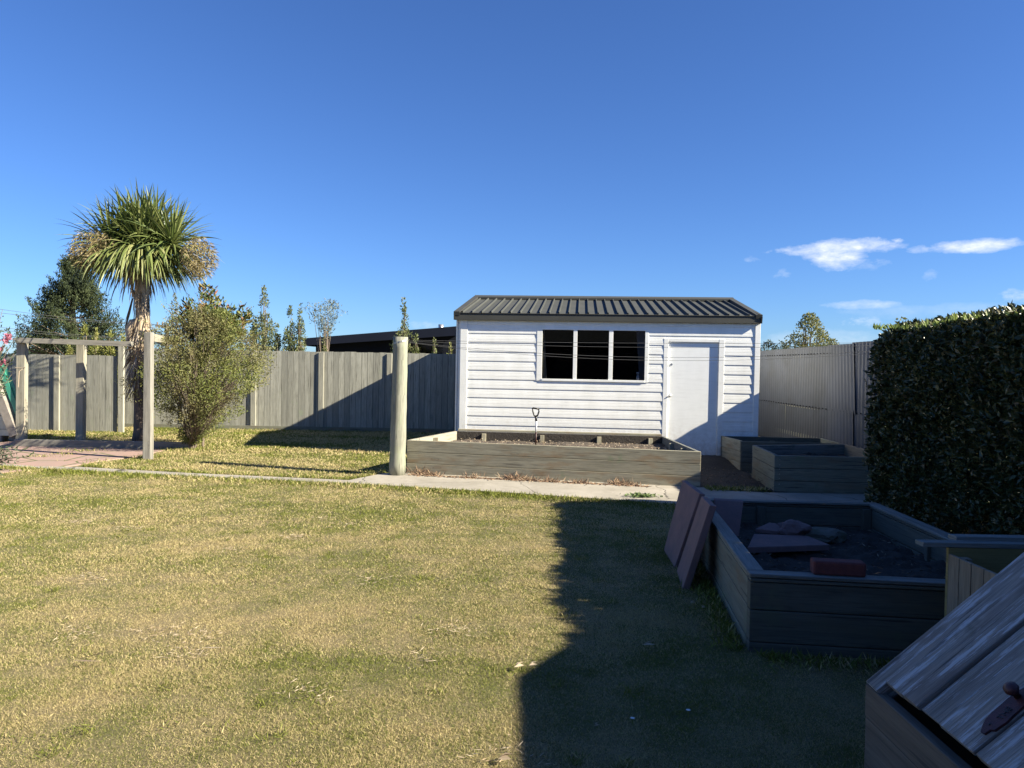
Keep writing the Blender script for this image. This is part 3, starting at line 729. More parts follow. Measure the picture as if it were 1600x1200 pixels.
# ------------------------------------------------------------------ timber frame on the left
tf = thing('timber_frame', 'open weathered timber frame with top rail and ground sill by the cabbage tree', 'garden frame', (-8.3, 14.6, 0))
a = dp(26, 531.5, 14.55); b = dp(207, 537.8, 14.68)
mb = MB(); mb.beam(a, b, .12, .10, rnd=.2, jit=.002); mb.build('top_rail', M['frame_grey'], tf, bevel=.004)
for px, yb in ((35, 691), (127.5, 690)):
    g = gp(px-1.5, yb); g.z = 0; top = dp(px, 536, g.y)
    mb = MB(); mb.box((g.x, g.y, 1.0), (.17 if px < 100 else .155, .11, 2.0), Matrix.Rotation(R(-38), 3, 'Z') if 0 else None, rnd=.1, jit=.003, top_dx=(top.x-g.x, 0)); mb.build('post', M['frame_pale'], tf, bevel=.004)
mb = MB(); mb.beam(gp(24, 692, .07) , gp(300, 697, .07), .11, .14, rnd=.6); mb.build('sill', M['frame_grey'], tf, bevel=.005)
g = gp(231.5, 718)
mb = MB(); mb.box((g.x, g.y, 1.08), (.125, .12, 2.16), rnd=.0, jit=.005); mb.build('post', M['frame_grey'], tf, bevel=.006)
mb = MB(); mb.beam((g.x+.02, g.y+.07, 2.07), dp(283, 534, 15.2), .10, .13, rnd=.1); mb.build('side_rail', M['frame_pale'], tf, bevel=.004)
for pts_ in ([dp(38, 575, 14.42), dp(30, 580, 14.38), dp(28.5, 605, 14.4)], [dp(24, 575, 14.4), dp(40, 574, 14.4)], [dp(40, 650, 14.38), dp(36, 672, 14.36), dp(28, 690, 14.4)]):
    mb = MB(); mb.tube(pts_, .008, 5); mb.build('cord', M['litter'], tf)

# small block outbuilding cut by the left border
ob = thing('block_outbuilding', 'cream block wall end with steep grey barge and green flashing at left border', 'outbuilding', (-10.6, 14.9, 0))
yb = 14.75
A = dp(27, 676, yb); B = dp(25.5, 690, yb); T = dp(-45, 490, yb)
mb = MB()
pts = [(B.x, 0.12), (A.x-.02, A.z), (T.x, T.z), (T.x, .12)]
mb2 = MB(); n = len(pts)
for yy, rev in ((yb, False), (yb+.3, True)):
    q = [(x, yy, z) for x, z in pts]; mb2.poly(q[::-1] if not rev else q, [(x, z) for x, z in (pts[::-1] if not rev else pts)])
for i in range(n):
    x1_, z1_ = pts[i]; x2_, z2_ = pts[(i+1) % n]; mb2.poly([(x1_, yb, z1_), (x2_, yb, z2_), (x2_, yb+.3, z2_), (x1_, yb+.3, z1_)])
mb2.build('wall', M['cream'], ob)
mb = MB()
for z in (.25, .52, .79, 1.06, 1.33): 
    f = (z-A.z)/(T.z-A.z); xr = A.x+(T.x-A.x)*max(f, 0)
    mb.box(((xr+T.x)/2-.03, yb-.002, z), (xr-T.x, .006, .012))
mb.build('mortar_joint', M['concrete_cap'], ob)
mb = MB(); mb.beam((A.x+.02, yb-.06, A.z-.05), (T.x+.02, yb-.06, T.z-.0), .16, .17, upv=(0, 1, 0)); mb.build('barge_board', M['concrete_cap'], ob)
mb = MB(); mb.beam((A.x+.12, yb-.03, A.z+.22), (T.x+.14, yb-.03, T.z+.2), .10, .08, upv=(0, 1, 0)); mb.beam((A.x+.17, yb-.03, A.z+.25), (T.x+.21, yb-.03, T.z+.22), .10, .025, upv=(0, 1, 0)); mb.build('green_flashing', M['greenmetal'], ob)
mb = MB(); mb.box((B.x-.12, yb+.1, .06), (.14, .1, .12)); mb.box((B.x-.55, yb+.1, .06), (.5, .2, .12)); mb.build('footing', M['concrete_cap'], ob)

# ------------------------------------------------------------------ raised beds
def bed(root, corners, top, heights, th, mat, stake_mat=None, stakes=(), names='board', capmat=None, side_mats=None):
    cs = [Vector((x, y, 0)) for x, y in corners]
    for i in range(4):
        p, q = cs[i], cs[(i+1) % 4]; d = (q-p).normalized(); n = Vector((-d.y, d.x, 0))
        ins = th if i % 2 else 0.0
        m = side_mats[i] if side_mats else mat
        z = top + (0.0015*i)
        mb = MB()
        for k, h in enumerate(heights):
            zc = z-h/2; jy = random.uniform(-.004, .004)
            c = (p+q)/2 + n*(th/2+jy)
            L = (q-p).length-2*ins
            mb.box((c.x, c.y, zc), (L, th, h-.006), Matrix((d, n, Vector((0, 0, 1)))).transposed())
            z -= h
        mb.build('side', m, root, bevel=.004)
    for (x, y, zt) in stakes:
        mb = MB(); mb.box((x, y, zt/2), (.075, .05, zt), jit=.002); mb.build('stake', stake_mat or mat, root, bevel=.003)
A_c = [tuple(gp(635, 741)[:2]), tuple(gp(1094, 763.5)[:2]), (2.66, 12.72), (-.99, 13.05)]
bA = thing('raised_garden_bed', 'long sunlit timber raised bed with dry mulch in front of the shed window', 'raised garden bed', (.6, 11.8, 0))
def lerp(a, b, f): return tuple(a[i]+(b[i]-a[i])*f for i in range(2))
fl, frr, br, bl = A_c
stk = []
for f in (.14, .42, .69, .93): x, y = lerp(bl, br, f); stk.append((x, y-.075, .50))
for f in (.3, .62): x, y = lerp(frr, br, f); stk.append((x-.085, y, .50))
for f in (.45,): x, y = lerp(fl, bl, f); stk.append((x+.09, y, .50))
bed(bA, A_c, .53, (.18, .175, .175), .05, M['bed'], M['bed'], stk, side_mats=[M['bed'], M['bed_cap'], M['soil'], M['frame_pale']])  # back boards take the soil colour, painting the unlit gap under the rail
mb = MB(); mb.beam((br[0]-.06, br[1]+.0, .552), (bl[0]+.05, bl[1]-.0, .552), .07, .035); mb.build('back_rail', M['bed'], bA, bevel=.004)
ins = lambda c, k=.055: [((x*(1-k)+sum(p[0] for p in c)/4*k), (y*(1-k)+sum(p[1] for p in c)/4*k)) for x, y in c]
bumpy('soil', ins(A_c, .03), .385, .06, M['drysoil'], bA, seed=4, step=.04)
def litter_cards(name, poly, z, n, L, Wd, mat, label, parent=None, cat='mulch', zmax=.5):
    xs = [p[0] for p in poly]; ys = [p[1] for p in poly]
    p = np.stack([RNG.uniform(min(xs), max(xs), n), RNG.uniform(min(ys), max(ys), n), np.full(n, z)], 1); p = p[in_poly(p, poly)]
    p[:, 2] += RNG.uniform(0, .03, len(p))
    o = cards(name, p, rdir(len(p), -.2, zmax), rdir(len(p)), RNG.uniform(.4, 1, len(p))*L, Wd, mat, parent)
    if not parent: tag(o, label, cat, kind='stuff')
    return o
litter_cards('dry_mulch', ins(A_c, .06), .39, 1900, .055, .010, M['litter'], 'dry straw-coloured mulch and stalks in the long sunlit bed')

# spade standing in the bed
spx = dp(837, 690, 11.75); sp = thing('spade', 'spade with black D-grip handle stuck upright in the long bed', 'spade', (spx.x, spx.y, .42))
def S(px, py): return dp(px, py, 11.75)
mb = MB(); mb.tube([S(838, 657), S(837.5, 675)], .014, 10); mb.build('shaft', M['bottle'], sp, smooth=True)
mb = MB(); mb.tube([S(837.5, 675), S(837, 696)], [.014, .012], 10); mb.build('lower_shaft', M['brown'], sp, smooth=True)
mb = MB(); mb.tube([S(837.3, 650), S(837.8, 658)], [.017, .019], 10)
mb.tube([S(832.5, 637.5), S(842, 639)], [.014, .014], 8)
mb.tube([S(832, 637), S(832.6, 643), S(834.5, 648.5), S(837, 651)], [.011, .012, .013, .016], 8); mb.tube([S(842, 638.5), S(842, 643.5), S(840.3, 648.5), S(837.5, 651)], [.011, .012, .013, .016], 8)
mb.build('grip', M['black'], sp, smooth=True)

# beds on the right
bC = thing('raised_garden_bed', 'shaded timber raised bed nearest the tin fence and shed corner', 'raised garden bed', (4.5, 12.5, 0))
C_c = [(3.80, 12.12), (5.42, 12.0), (5.48, 12.95), (3.72, 13.02)]
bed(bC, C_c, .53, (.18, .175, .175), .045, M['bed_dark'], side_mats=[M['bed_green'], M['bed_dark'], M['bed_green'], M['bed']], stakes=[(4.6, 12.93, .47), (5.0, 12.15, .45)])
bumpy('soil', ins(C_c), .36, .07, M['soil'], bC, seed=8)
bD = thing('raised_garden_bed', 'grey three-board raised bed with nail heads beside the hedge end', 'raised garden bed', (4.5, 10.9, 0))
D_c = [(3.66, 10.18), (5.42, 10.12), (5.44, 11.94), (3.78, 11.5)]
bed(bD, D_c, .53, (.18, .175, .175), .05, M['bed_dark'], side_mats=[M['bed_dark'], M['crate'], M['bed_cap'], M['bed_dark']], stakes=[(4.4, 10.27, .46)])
bumpy('soil', ins(D_c), .38, .08, M['soil'], bD, seed=9)
for z in (.47, .40, .34, .27, .21, .13):
    mb = MB(); mb.tube([(3.73, 10.175, z), (3.73, 10.166, z)], .006, 6); mb.build('nail_head', M['steel'], bD)
bE = thing('raised_garden_bed', 'dark green timber raised bed in the foreground shade holding pavers and soil', 'raised garden bed', (2.4, 5.6, 0))
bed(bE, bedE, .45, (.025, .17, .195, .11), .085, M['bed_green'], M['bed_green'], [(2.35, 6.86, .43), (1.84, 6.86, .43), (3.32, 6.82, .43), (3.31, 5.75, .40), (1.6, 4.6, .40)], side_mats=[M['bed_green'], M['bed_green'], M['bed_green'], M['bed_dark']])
# top cap rails
mb = MB()
cs = [Vector((x, y, 0)) for x, y in bedE]; cen = sum(cs, Vector())/4
for i in range(4):
    p, q = cs[i], cs[(i+1) % 4]; d = (q-p).normalized(); n = Vector((-d.y, d.x, 0)); c = (p+q)/2+n*.045; L = (q-p).length-(.19 if i % 2 else -.012)
    mb.box((c.x, c.y, .452+.0115+.001*i), (L, .102, .022), Matrix((d, n, Vector((0, 0, 1)))).transposed(), jit=.002)
mb.build('cap_rail', M['bed_cap'], bE, bevel=.005)
Ei = ins(bedE, .06)
bumpy('soil', Ei, .24, .09, M['soil'], bE, seed=12, step=.035)
litter_cards('mulch_chips', ins(bedE, .12), .25, 520, .05, .011, M['chips'], 'scattered dry leaves and twigs on the dark soil of the foreground bed')
litter_cards('mulch_chips', soil_poly, .05, 700, .05, .012, M['chips'], 'scattered dry bits on bare soil between the raised beds')

# pavers
def slab(name, label, pts_front, nrm_off, grp=None, mat='slab'):
    """front quad (4 world pts) thickened by vector"""
    P = [Vector(p) for p in pts_front]; o_ = Vector(nrm_off); mb = MB(); Q = [p+o_ for p in P]; r = random.random()
    mb.poly(P, rnd=r); mb.poly(Q[::-1], rnd=r)
    for i in range(len(P)):
        j = (i+1) % len(P); mb.poly([P[j], P[i], Q[i], Q[j]], rnd=r)
    # weld
    ob = mb.build(name, M[mat]);
    import bmesh
    bm = bmesh.new(); bm.from_mesh(ob.data); bmesh.ops.remove_doubles(bm, verts=bm.verts, dist=1e-4); bmesh.ops.recalc_face_normals(bm, faces=bm.faces)
    bm.to_mesh(ob.data); bm.free()
    b = ob.modifiers.new('bevel', 'BEVEL'); b.width = .006; b.segments = 2
    return tag(ob, label, 'paver', grp)
GP = 'loose pink pavers at the foreground bed'
p0 = gp(1037, 860); p1_ = gp(1053.5, 887); tA = dp(1066, 750, p0.y); tB = dp(1093, 771, p1_.y)
tB = Vector((tA.x+(p1_.x-p0.x), p1_.y, tA.z)) if False else tB
slab('paver', 'farther of the two pink pavers leaning against the left side of the foreground bed', [p1_, p0, tA, tB], (.05, .0, -.008), GP)
p0 = gp(1057, 893); p1_ = gp(1066, 921); tA = dp(1096, 775, p0.y); tB = dp(1109, 789, p1_.y)
slab('paver', 'nearer leaning pink paver with a chipped top corner beside the foreground bed', [p1_, p0, tA, tB], (.055, .0, -.01), GP)
yk = 6.55
slab('paver', 'pink paver standing upright inside the back left corner of the foreground bed', [dp(1119, 838, yk-.2), dp(1155, 838, yk-.18), dp(1162, 784, yk), dp(1117, 781, yk)], (.0, .05, .01), GP)
zz = .31
slab('paver', 'pink paver lying flat on the soil inside the foreground bed', [gp(1168, 855, zz), gp(1297, 851, zz), gp(1262, 837, zz), gp(1178, 834, zz)], (0, 0, -.05), GP)
def T3(px, py, z): return gp(px, py, z)
slab('paver_fragment', 'broken triangular pink paver piece behind the flat paver in the bed', [T3(1180, 826, .33), T3(1232, 832, .31), T3(1212, 817, .36), T3(1202, 816, .36)], (0, 0, -.035), GP)
slab('paver_fragment', 'small broken pink paver piece behind the rock in the bed', [T3(1213, 817, .36), T3(1228, 826, .34), T3(1248, 818, .40), T3(1240, 812, .42)], (0, 0, -.03), GP)
def rock(name, label, c, r, seed, mat='rock'):
    mb = MB(); n1, n2 = 14, 9; V = []
    import bmesh
    bm = bmesh.new(); bmesh.ops.create_icosphere(bm, subdivisions=3, radius=1)
    P = np.array([v.co[:] for v in bm.verts]); k = 0.65+0.7*noise3(P+5, 1.3, seed)
    k += .15*noise3(P+5, 4, seed)
    for v, kk in zip(bm.verts, k): v.co = Vector((v.co.x*r[0]*kk, v.co.y*r[1]*kk, v.co.z*r[2]*kk))
    me = bpy.data.meshes.new(name); bm.to_mesh(me); bm.free(); me.materials.append(M[mat])
    o = bpy.data.objects.new(name, me); COL.objects.link(o); o.location = c; W[o.name] = Matrix.Translation(Vector(c))
    return tag(o, label, 'rock')
c = gp(1240, 828, .33); rock('rock', 'dark pinkish angular rock on the broken pavers in the foreground bed', c, (.12, .11, .075), 3, 'slab')
c = gp(1285, 836, .29); rock('rock', 'flat mossy grey rock right of the broken pavers in the foreground bed', c, (.18, .17, .06), 5)
c = gp(1268, 898, .475); c2 = gp(1356, 903, .475)
bk = MB(); d = (c2-c); L = d.length; d.normalize(); n = Vector((-d.y, d.x, 0)); cc = (c+c2)/2+n*.045
bk.box((cc.x, cc.y, .475+.043), (L*.94, .10, .085), Matrix((d, n, Vector((0, 0, 1)))).transposed())
o = bk.build('brick', M['brick'], bevel=.012); tag(o, 'single red brick on the front rail of the foreground bed', 'brick')

# ------------------------------------------------------------------ open crate and lidded box, bottom right
cr = thing('wooden_crate', 'tan vertical plank crate with overhanging grey top board right of the foreground bed', 'crate', (2.6, 3.6, 0))
xw = 2.37; mb = MB(); y = 3.95
while y > 3.0:
    mb.box((xw+.01+random.uniform(-.002, .002), y-.05, .365), (.02, .094, .73), Matrix.Rotation(0, 3, 'Z')); y -= .101
mb.build('side_planks', M['crate'], cr, bevel=.003)
mb = MB(); mb.box((2.85, 3.965, .38), (.95, .02, .76)); mb.build('back_panel', M['ply'], cr)
mb = MB(); mb.box((3.3, 3.5, .365), (.02, .9, .73)); mb.build('side_planks', M['crate'], cr)
a = dp(1440, 855, 3.97); mb = MB(); mb.box((a.x+.55, 3.99, .775), (1.1, .075, .026), Matrix.Rotation(R(-.5), 3, 'Z'), jit=.003); mb.build('top_board', M['bed_cap'], cr, bevel=.003)
mb = MB(); mb.box((a.x+.23+.5, 4.08, .79), (1.0, .08, .026), jit=.002); mb.build('top_board', M['bed_cap'], cr, bevel=.003)
mb = MB(); mb.box((2.42, 3.9, .36), (.07, .05, .72)); mb.build('corner_batten', M['crate'], cr)

bx = thing('lidded_box', 'old weathered box with steep plank lid and flaking paint in the bottom right corner', 'wooden box', (1.9, 2.3, 0))
X0 = 1.455; YF = 2.955; Z0 = .45; sl_ = math.atan2(.51, .59)
ld = Vector((math.cos(sl_), 0, math.sin(sl_))); ln_ = Vector((-math.sin(sl_), 0, math.cos(sl_)))
rot = Matrix((ld, Vector((0, 1, 0)), ln_)).transposed()
LL = 1.35
def lidbox(name, y0, y1, u0, u1, th, lift, mat, jit=.003, par=bx):
    mb = MB(); c = Vector((X0, 0, Z0)) + ld*((u0+u1)/2) + ln_*(lift-th/2); mb.box((c.x, (y0+y1)/2, c.z), (u1-u0, y1-y0, th), rot, jit=jit); return mb.build(name, mat, par, bevel=.004)
lidbox('end_rail', 2.865, YF, 0, LL, .07, .0, M['lid'])
ys_ = [2.857, 2.735, 2.615, 2.50, 2.30, 2.13, 1.96, 1.8, 1.62]
for i in range(len(ys_)-1):
    gap = .010 if i != 2 else .005
    lidbox('lid_plank', ys_[i+1]+gap, ys_[i], .055+random.uniform(-.008, .008), LL-.02, .024, .012+(.008 if i % 2 else 0), M['lid'])
# left side boards below the lid, far end boards
mb = MB(); mb.box((X0+.022, (YF+1.4)/2, .375), (.045, YF-1.4, .13)); mb.build('side_board', M['lidside'], bx, bevel=.004)
mb = MB(); mb.box((X0+.024, (YF+1.4)/2, .2), (.042, YF-1.4, .21)); mb.box((X0+.022, (YF+1.4)/2, .045), (.045, YF-1.4, .09)); mb.build('side_board', M['lidside'], bx, bevel=.004)
mb = MB(); mb.poly([(X0+.01, YF-.012, 0), (X0+.01, YF-.012, .44), (X0+1.0, YF-.012, 1.25), (X0+1.0, YF-.012, 0)]); mb.build('end_wall', M['lidside'], bx)
mb = MB(); mb.poly([(X0+1.0, YF, 0), (X0+1.0, 1.5, 0), (X0+1.0, 1.5, 1.28), (X0+1.0, YF, 1.28)]); mb.build('back_wall', M['lidside'], bx)
# latch plate and knob on the lid
LP = Vector((X0, 0, Z0)) + ln_*.022
def L_(px, py, off=0.0): return pp(px, py, LP+ln_*off, ln_)
out = [(1532, 1143), (1538, 1146), (1547, 1140), (1554, 1140.5), (1562, 1134.5), (1572, 1128), (1583, 1117), (1598, 1104), (1612, 1090), (1600, 1074), (1586, 1082), (1573, 1092), (1562, 1102), (1549, 1113), (1540, 1123), (1535, 1133)]
P = [L_(x, y, .006) for x, y in out]; mb = MB(); mb.poly(P, rnd=.3)
for i in range(len(P)):
    j = (i+1) % len(P); mb.poly([P[j], P[i], P[i]-ln_*.008, P[j]-ln_*.008], rnd=.3)
lat = mb.build('latch_plate', M['rust'], bx)
k0 = L_(1590, 1088, .006); k1 = L_(1586, 1081, .03); k2 = k0+ln_*.05
mb = MB(); mb.tube([k0, k0+ln_*.012, k0+ln_*.02, k0+ln_*.03, k0+ln_*.042, k0+ln_*.048], [.012, .010, .018, .024, .022, .008], 18); mb.build('knob', M['rust'], lat, smooth=True)
mb = MB(); s_ = L_(1546, 1131.5, .007); mb.tube([s_, s_+ln_*.002], .0035, 10); mb.build('screw', M['black'], lat)
fc = bpy.data.curves.new('lettering', 'FONT'); fc.body = 'THE'; fc.size = .030; fc.extrude = .0006; fc.align_x = 'CENTER'; fc.align_y = 'CENTER'
fo = bpy.data.objects.new('lettering', fc); COL.objects.link(fo)
ta = L_(1557, 1127, .0075); tb = L_(1580, 1104, .0075); xd = (tb-ta).normalized(); yd = ln_.cross(xd)
mw = Matrix((xd, yd, ln_)).transposed().to_4x4(); mw.translation = (ta*0.45+tb*0.55)
dg = bpy.context.evaluated_depsgraph_get(); me = bpy.data.meshes.new_from_object(fo.evaluated_get(dg)); bpy.data.objects.remove(fo)
lo = bpy.data.objects.new('lettering', me); COL.objects.link(lo); me.materials.append(M['black']); lo.parent = lat; lo.matrix_parent_inverse = Matrix(); lo.matrix_basis = W[bx.name].inverted() @ mw

# ------------------------------------------------------------------ clothesline
g = gp(620.5, 743.5); cl = thing('clothesline', 'thick round timber post carrying thin wires that stretch right past the shed', 'clothesline', (g.x, g.y, 0))
top = dp(626, 526.5, g.y)
mb = MB(); npt = 12
pts = [Vector((g.x, g.y, 0)).lerp(Vector((top.x, g.y, top.z)), i/npt) for i in range(npt+1)]
rad = [.124-.014*i/npt+.0035*math.sin(i*2.3) for i in range(npt+1)]
mb.tube(pts, rad, 28); mb.build('post', M['pole'], cl, smooth=False)
for p_ in cl.children[0].data.polygons: p_.use_smooth = len(p_.vertices) == 4
tp = pts[-1]; mb = MB()
for zz_ in (-.07, -.085):
    mb.tube([tp+Vector((.116*math.cos(a_), .116*math.sin(a_), zz_+.03*math.cos(a_))) for a_ in [k*math.pi/8 for k in range(17)]], .004, 5, cap=False)
mb.build('wire_loop', M['steel'], cl)
wy = 10.3
for (z0, px1, py1, sag, dy0) in ((-.045, 1400, 534, .03, 0), (-.06, 1400, 537, .07, .05), (-.075, 1400, 541, .19, -.05), (-.08, 1400, 543.5, .22, .08)):
    e = dp(px1, py1, wy); e = Vector((5.80, wy, e.z)); s0 = tp+Vector((.12, dy0, z0)); mb = MB(); N = 24
    mb.tube([s0.lerp(e, i/N) - Vector((0, 0, 4*sag*(i/N)*(1-i/N))) for i in range(N+1)], .0024, 5); mb.build('wire', M['wire'], cl)

# ------------------------------------------------------------------ corrugated fence
tn = thing('corrugated_fence', 'grey corrugated iron fence on the right running back past the shed', 'fence', (5.85, 11, 0))
def corr(y0, y1, z0, z1, x, tilt=0, name='sheet', seed=0, mat=None):
    per = .128; amp = .0125; n = int((y1-y0)/per*8); ys = np.linspace(y0, y1, n+1); k = 2*np.pi/per
    V = []; 
    zs = [z0, (z0+z1)/2, z1]
    for z in zs:
        f = (z-z0)/(z1-z0)
        yy = ys + tilt*(f-.5); wob = .012*np.sin(ys*1.7+seed)*f
        V.append(np.stack([x+amp*np.sin(k*ys)+wob, yy, np.full(n+1, z)+(.012*np.sin(ys*.9+seed) if z == zs[-1] else 0)], 1))
    V = np.concatenate(V); m = n+1; Fq = []
    for r_ in range(2):
        i = np.arange(n)+r_*m; Fq.append(np.stack([i, i+m, i+m+1, i+1], 1))
    Fq = np.concatenate(Fq)
    return mesh_object(name, V, Fq.ravel(), V[Fq.ravel()][:, 1:], None, mat or M['tin'], tn, smooth=True)
corr(13.42, 18.15, .99, 2.17, 5.85, 0, seed=1); corr(13.45, 18.15, .02, 1.03, 5.862, 0, seed=1)
corr(12.50, 13.56, .99, 2.18, 5.825, .10, seed=2); corr(12.50, 13.50, .02, 1.03, 5.835, .06, seed=2)
corr(7.0, 12.66, .99, 2.20, 5.845, 0, seed=3); corr(7.0, 12.66, .02, 1.03, 5.86, 0, seed=3)
mb = MB()
for z in (1.01, 2.04):
    y = 7.1
    while y < 18: mb.tube([(5.842, y, z+random.uniform(-.004, .004)), (5.818, y, z)], .010, 6); y += .152
mb.build('nail_heads', M['navy'], tn)['kind'] = 'stuff'
mb = MB()
for y in (8.5, 11, 13.4, 15.8, 18): mb.box((5.92, y, 1.08), (.09, .09, 2.16))
for z in (.4, 1.0, 2.0): mb.box((5.89, 12.6, z), (.04, 11, .08))
mb.build('rails', M['fence'], tn)

# ------------------------------------------------------------------ trees and shrubs
def volume_shrub(name, label, cat, base, prof, n, L, Wd, mat, stems=0, seed=0, shell=.5, clump=2.2, thr=.42, up=.3, stem_mat='twig', stem_r=.012, group=None, squash=1.0, rnd_from_noise=True, lean=(0, 0), ragged=1.4):
    """prof: list of (z, radius)"""
    root = thing(name, label, cat, base, group=group)
    zs = np.array([p[0] for p in prof]); rs = np.array([p[1] for p in prof])
    N = int(n*3.2); z = RNG.uniform(zs[0], zs[-1], N); r = np.interp(z, zs, rs)
    a = RNG.uniform(0, 2*np.pi, N); u = RNG.random(N)**(shell)
    keep0 = RNG.random(N) < r/rs.max(); z, r, a, u = z[keep0], r[keep0], a[keep0], u[keep0]
    edge = 1+.35*ragged*(noise3(np.stack([np.cos(a)*2, np.sin(a)*2, z*2.0], 1), 1.2+.4*(ragged > 2), seed)-.5)
    p = np.stack([np.cos(a)*r*u*edge, np.sin(a)*r*u*edge*squash, z], 1)
    p[:, 0] += lean[0]*(z-zs[0]); p[:, 1] += lean[1]*(z-zs[0])
    k = noise3(p, clump, seed+1)*.65+noise3(p, clump*2.7, seed+2)*.35
    p = p[k > thr][:n]; m = len(p)
    rad = p.copy(); rad[:, 2] = 0; rad /= (np.linalg.norm(rad, axis=1, keepdims=True)+1e-6)
    d = rdir(m)*.9 + rad*.4 + np.array([0, 0, up])
    kk = noise3(p, clump*1.4, seed+7)
    rr = np.clip(RNG.normal(.5, .24, m)+(kk-.5)*.8, 0, 1)
    cards('foliage', p+np.array(base), d, rdir(m), RNG.uniform(.6, 1.2, m)*L, RNG.uniform(.7, 1.2, m)*Wd, M[mat], root, rnd=rr)
    if stems:
        mb = MB()
        for i in range(stems):
            aa = random.uniform(0, 6.28); zt = random.uniform(.55, .95)*(zs[-1]); rt = np.interp(zt, zs, rs)*random.uniform(.2, .9)
            p1 = Vector(base)+Vector((random.uniform(-.06, .06), random.uniform(-.06, .06), 0)); p3 = Vector(base)+Vector((math.cos(aa)*rt+lean[0]*zt, math.sin(aa)*rt*squash, zt))
            p2 = p1.lerp(p3, .5)+Vector((random.uniform(-.05, .05), 0, .05*zt)); mb.tube([p1, p2, p3], [stem_r, stem_r*.7, stem_r*.3], 5, cap=False)
        mb.build('stems', M[stem_mat], root)
    return root
# fine shrub beside frame
b = gp(300, 703); b.z = 0
sh = volume_shrub('shrub', 'bushy vase-shaped olive green shrub with bare grey twigs right of the frame post', 'shrub', b, [(.12, .14), (.35, .36), (.7, .78), (1.1, 1.08), (1.5, 1.18), (1.9, 1.12), (2.2, .92), (2.45, .62), (2.7, .25)], 42000, .055, .018, 'finel', stems=80, seed=3, shell=.6, clump=3.2, thr=.45, up=.5, stem_r=.011, lean=(.13, 0), ragged=3.2)
# twig haze on lower right of the shrub
mb = MB()
for i in range(420):
    aa = random.uniform(-1.6, 1.3); z0 = random.uniform(.15, 1.2); r_ = random.uniform(.1, .7)
    p = Vector((b.x+math.cos(aa)*r_*z0*.9+.1*z0, b.y+math.sin(aa)*r_*z0*.9-.1, z0)); q = p+Vector((math.cos(aa)*.28+random.uniform(-.12, .12), math.sin(aa)*.25+random.uniform(-.1, .1), random.uniform(.15, .4)))
    mb.tube([p, q], [.006, .0025], 3, cap=False)
mb.build('twigs', M['twig'], sh)
C = []; D2 = []
mb = MB()
for i in range(46):
    a_ = random.uniform(0, 6.28); z = random.uniform(1.2, 2.6); r_ = random.uniform(.8, 1.1)*(1.15 if z < 2.2 else .6)
    p = Vector((b.x+.13*z+math.cos(a_)*r_*.7, b.y+math.sin(a_)*r_*.7, z)); q = p+Vector((math.cos(a_)*.38, math.sin(a_)*.3, random.uniform(.12, .42)))
    mb.tube([p, q], [.007, .003], 4, cap=False)
    for k in range(46):
        f = random.uniform(0, 1); C.append(np.array(p.lerp(q, f))+RNG.normal(0, .028, 3)); D2.append(rdir(1)[0]+np.array((q-p).normalized())*.6)
mb.build('twigs', M['twig'], sh)
C = np.array(C); cards('shoots', C, np.array(D2), rdir(len(C)), RNG.uniform(.03, .06, len(C)), .018, M['finel'], sh)
# red tipped shrub: whorls of larger leaves on branching stems
def whorl_shrub():
    base = Vector((b.x+.1, b.y+.25, 0)); root = thing('shrub', 'taller shrub with red-tipped glossy leaves rising above the olive shrub', 'shrub', base)
    tips = []
    for px, py in ((318, 452), (330, 456), (325, 470), (296, 475), (290, 487), (285, 497), (300, 498), (312, 486), (335, 472), (347, 478), (338, 490), (350, 495), (360, 484), (366, 497), (376, 486), (388, 494), (384, 500), (372, 508), (356, 510), (340, 508), (322, 505), (306, 512), (295, 515), (330, 520), (350, 524), (375, 520), (315, 525), (362, 530)):
        tips.append(dp(px+random.uniform(-2, 2), py, base.y+random.uniform(-.3, .3)))
    mb = MB(); C = []; D = []; hub = [base+Vector((random.uniform(-.2, .2), random.uniform(-.1, .1), 1.7)) for _ in range(5)]
    for h in hub: mb.tube([base, base.lerp(h, .5)+Vector((.04, 0, 0)), h], [.022, .018, .013], 6, cap=False)
    for t_ in tips:
        h = min(hub, key=lambda q: (q-t_).length+random.random()*.3); m_ = h.lerp(t_, .55)+Vector((0, 0, -.03)); mb.tube([h, m_, t_], [.011, .008, .004], 5, cap=False)
        for f, k in ((1.0, 26), (.88, 22), (.72, 18), (.55, 12)):
            for j in range(k):
                c_ = h.lerp(t_, f)+Vector((random.gauss(0, .045), random.gauss(0, .045), random.gauss(0, .05)))
                dd = rdir(1, -.1, .8)[0]+np.array((t_-h).normalized())*.5; C.append(np.array(c_)); D.append(dd)
    mb.build('stems', M['twig'], root)
    C = np.array(C); D = np.array(D); n = len(C)
    cards('foliage', C, D, rdir(n), RNG.uniform(.08, .15, n), RNG.uniform(.03, .05, n), M['redl'], root, fold=.2)
whorl_shrub()

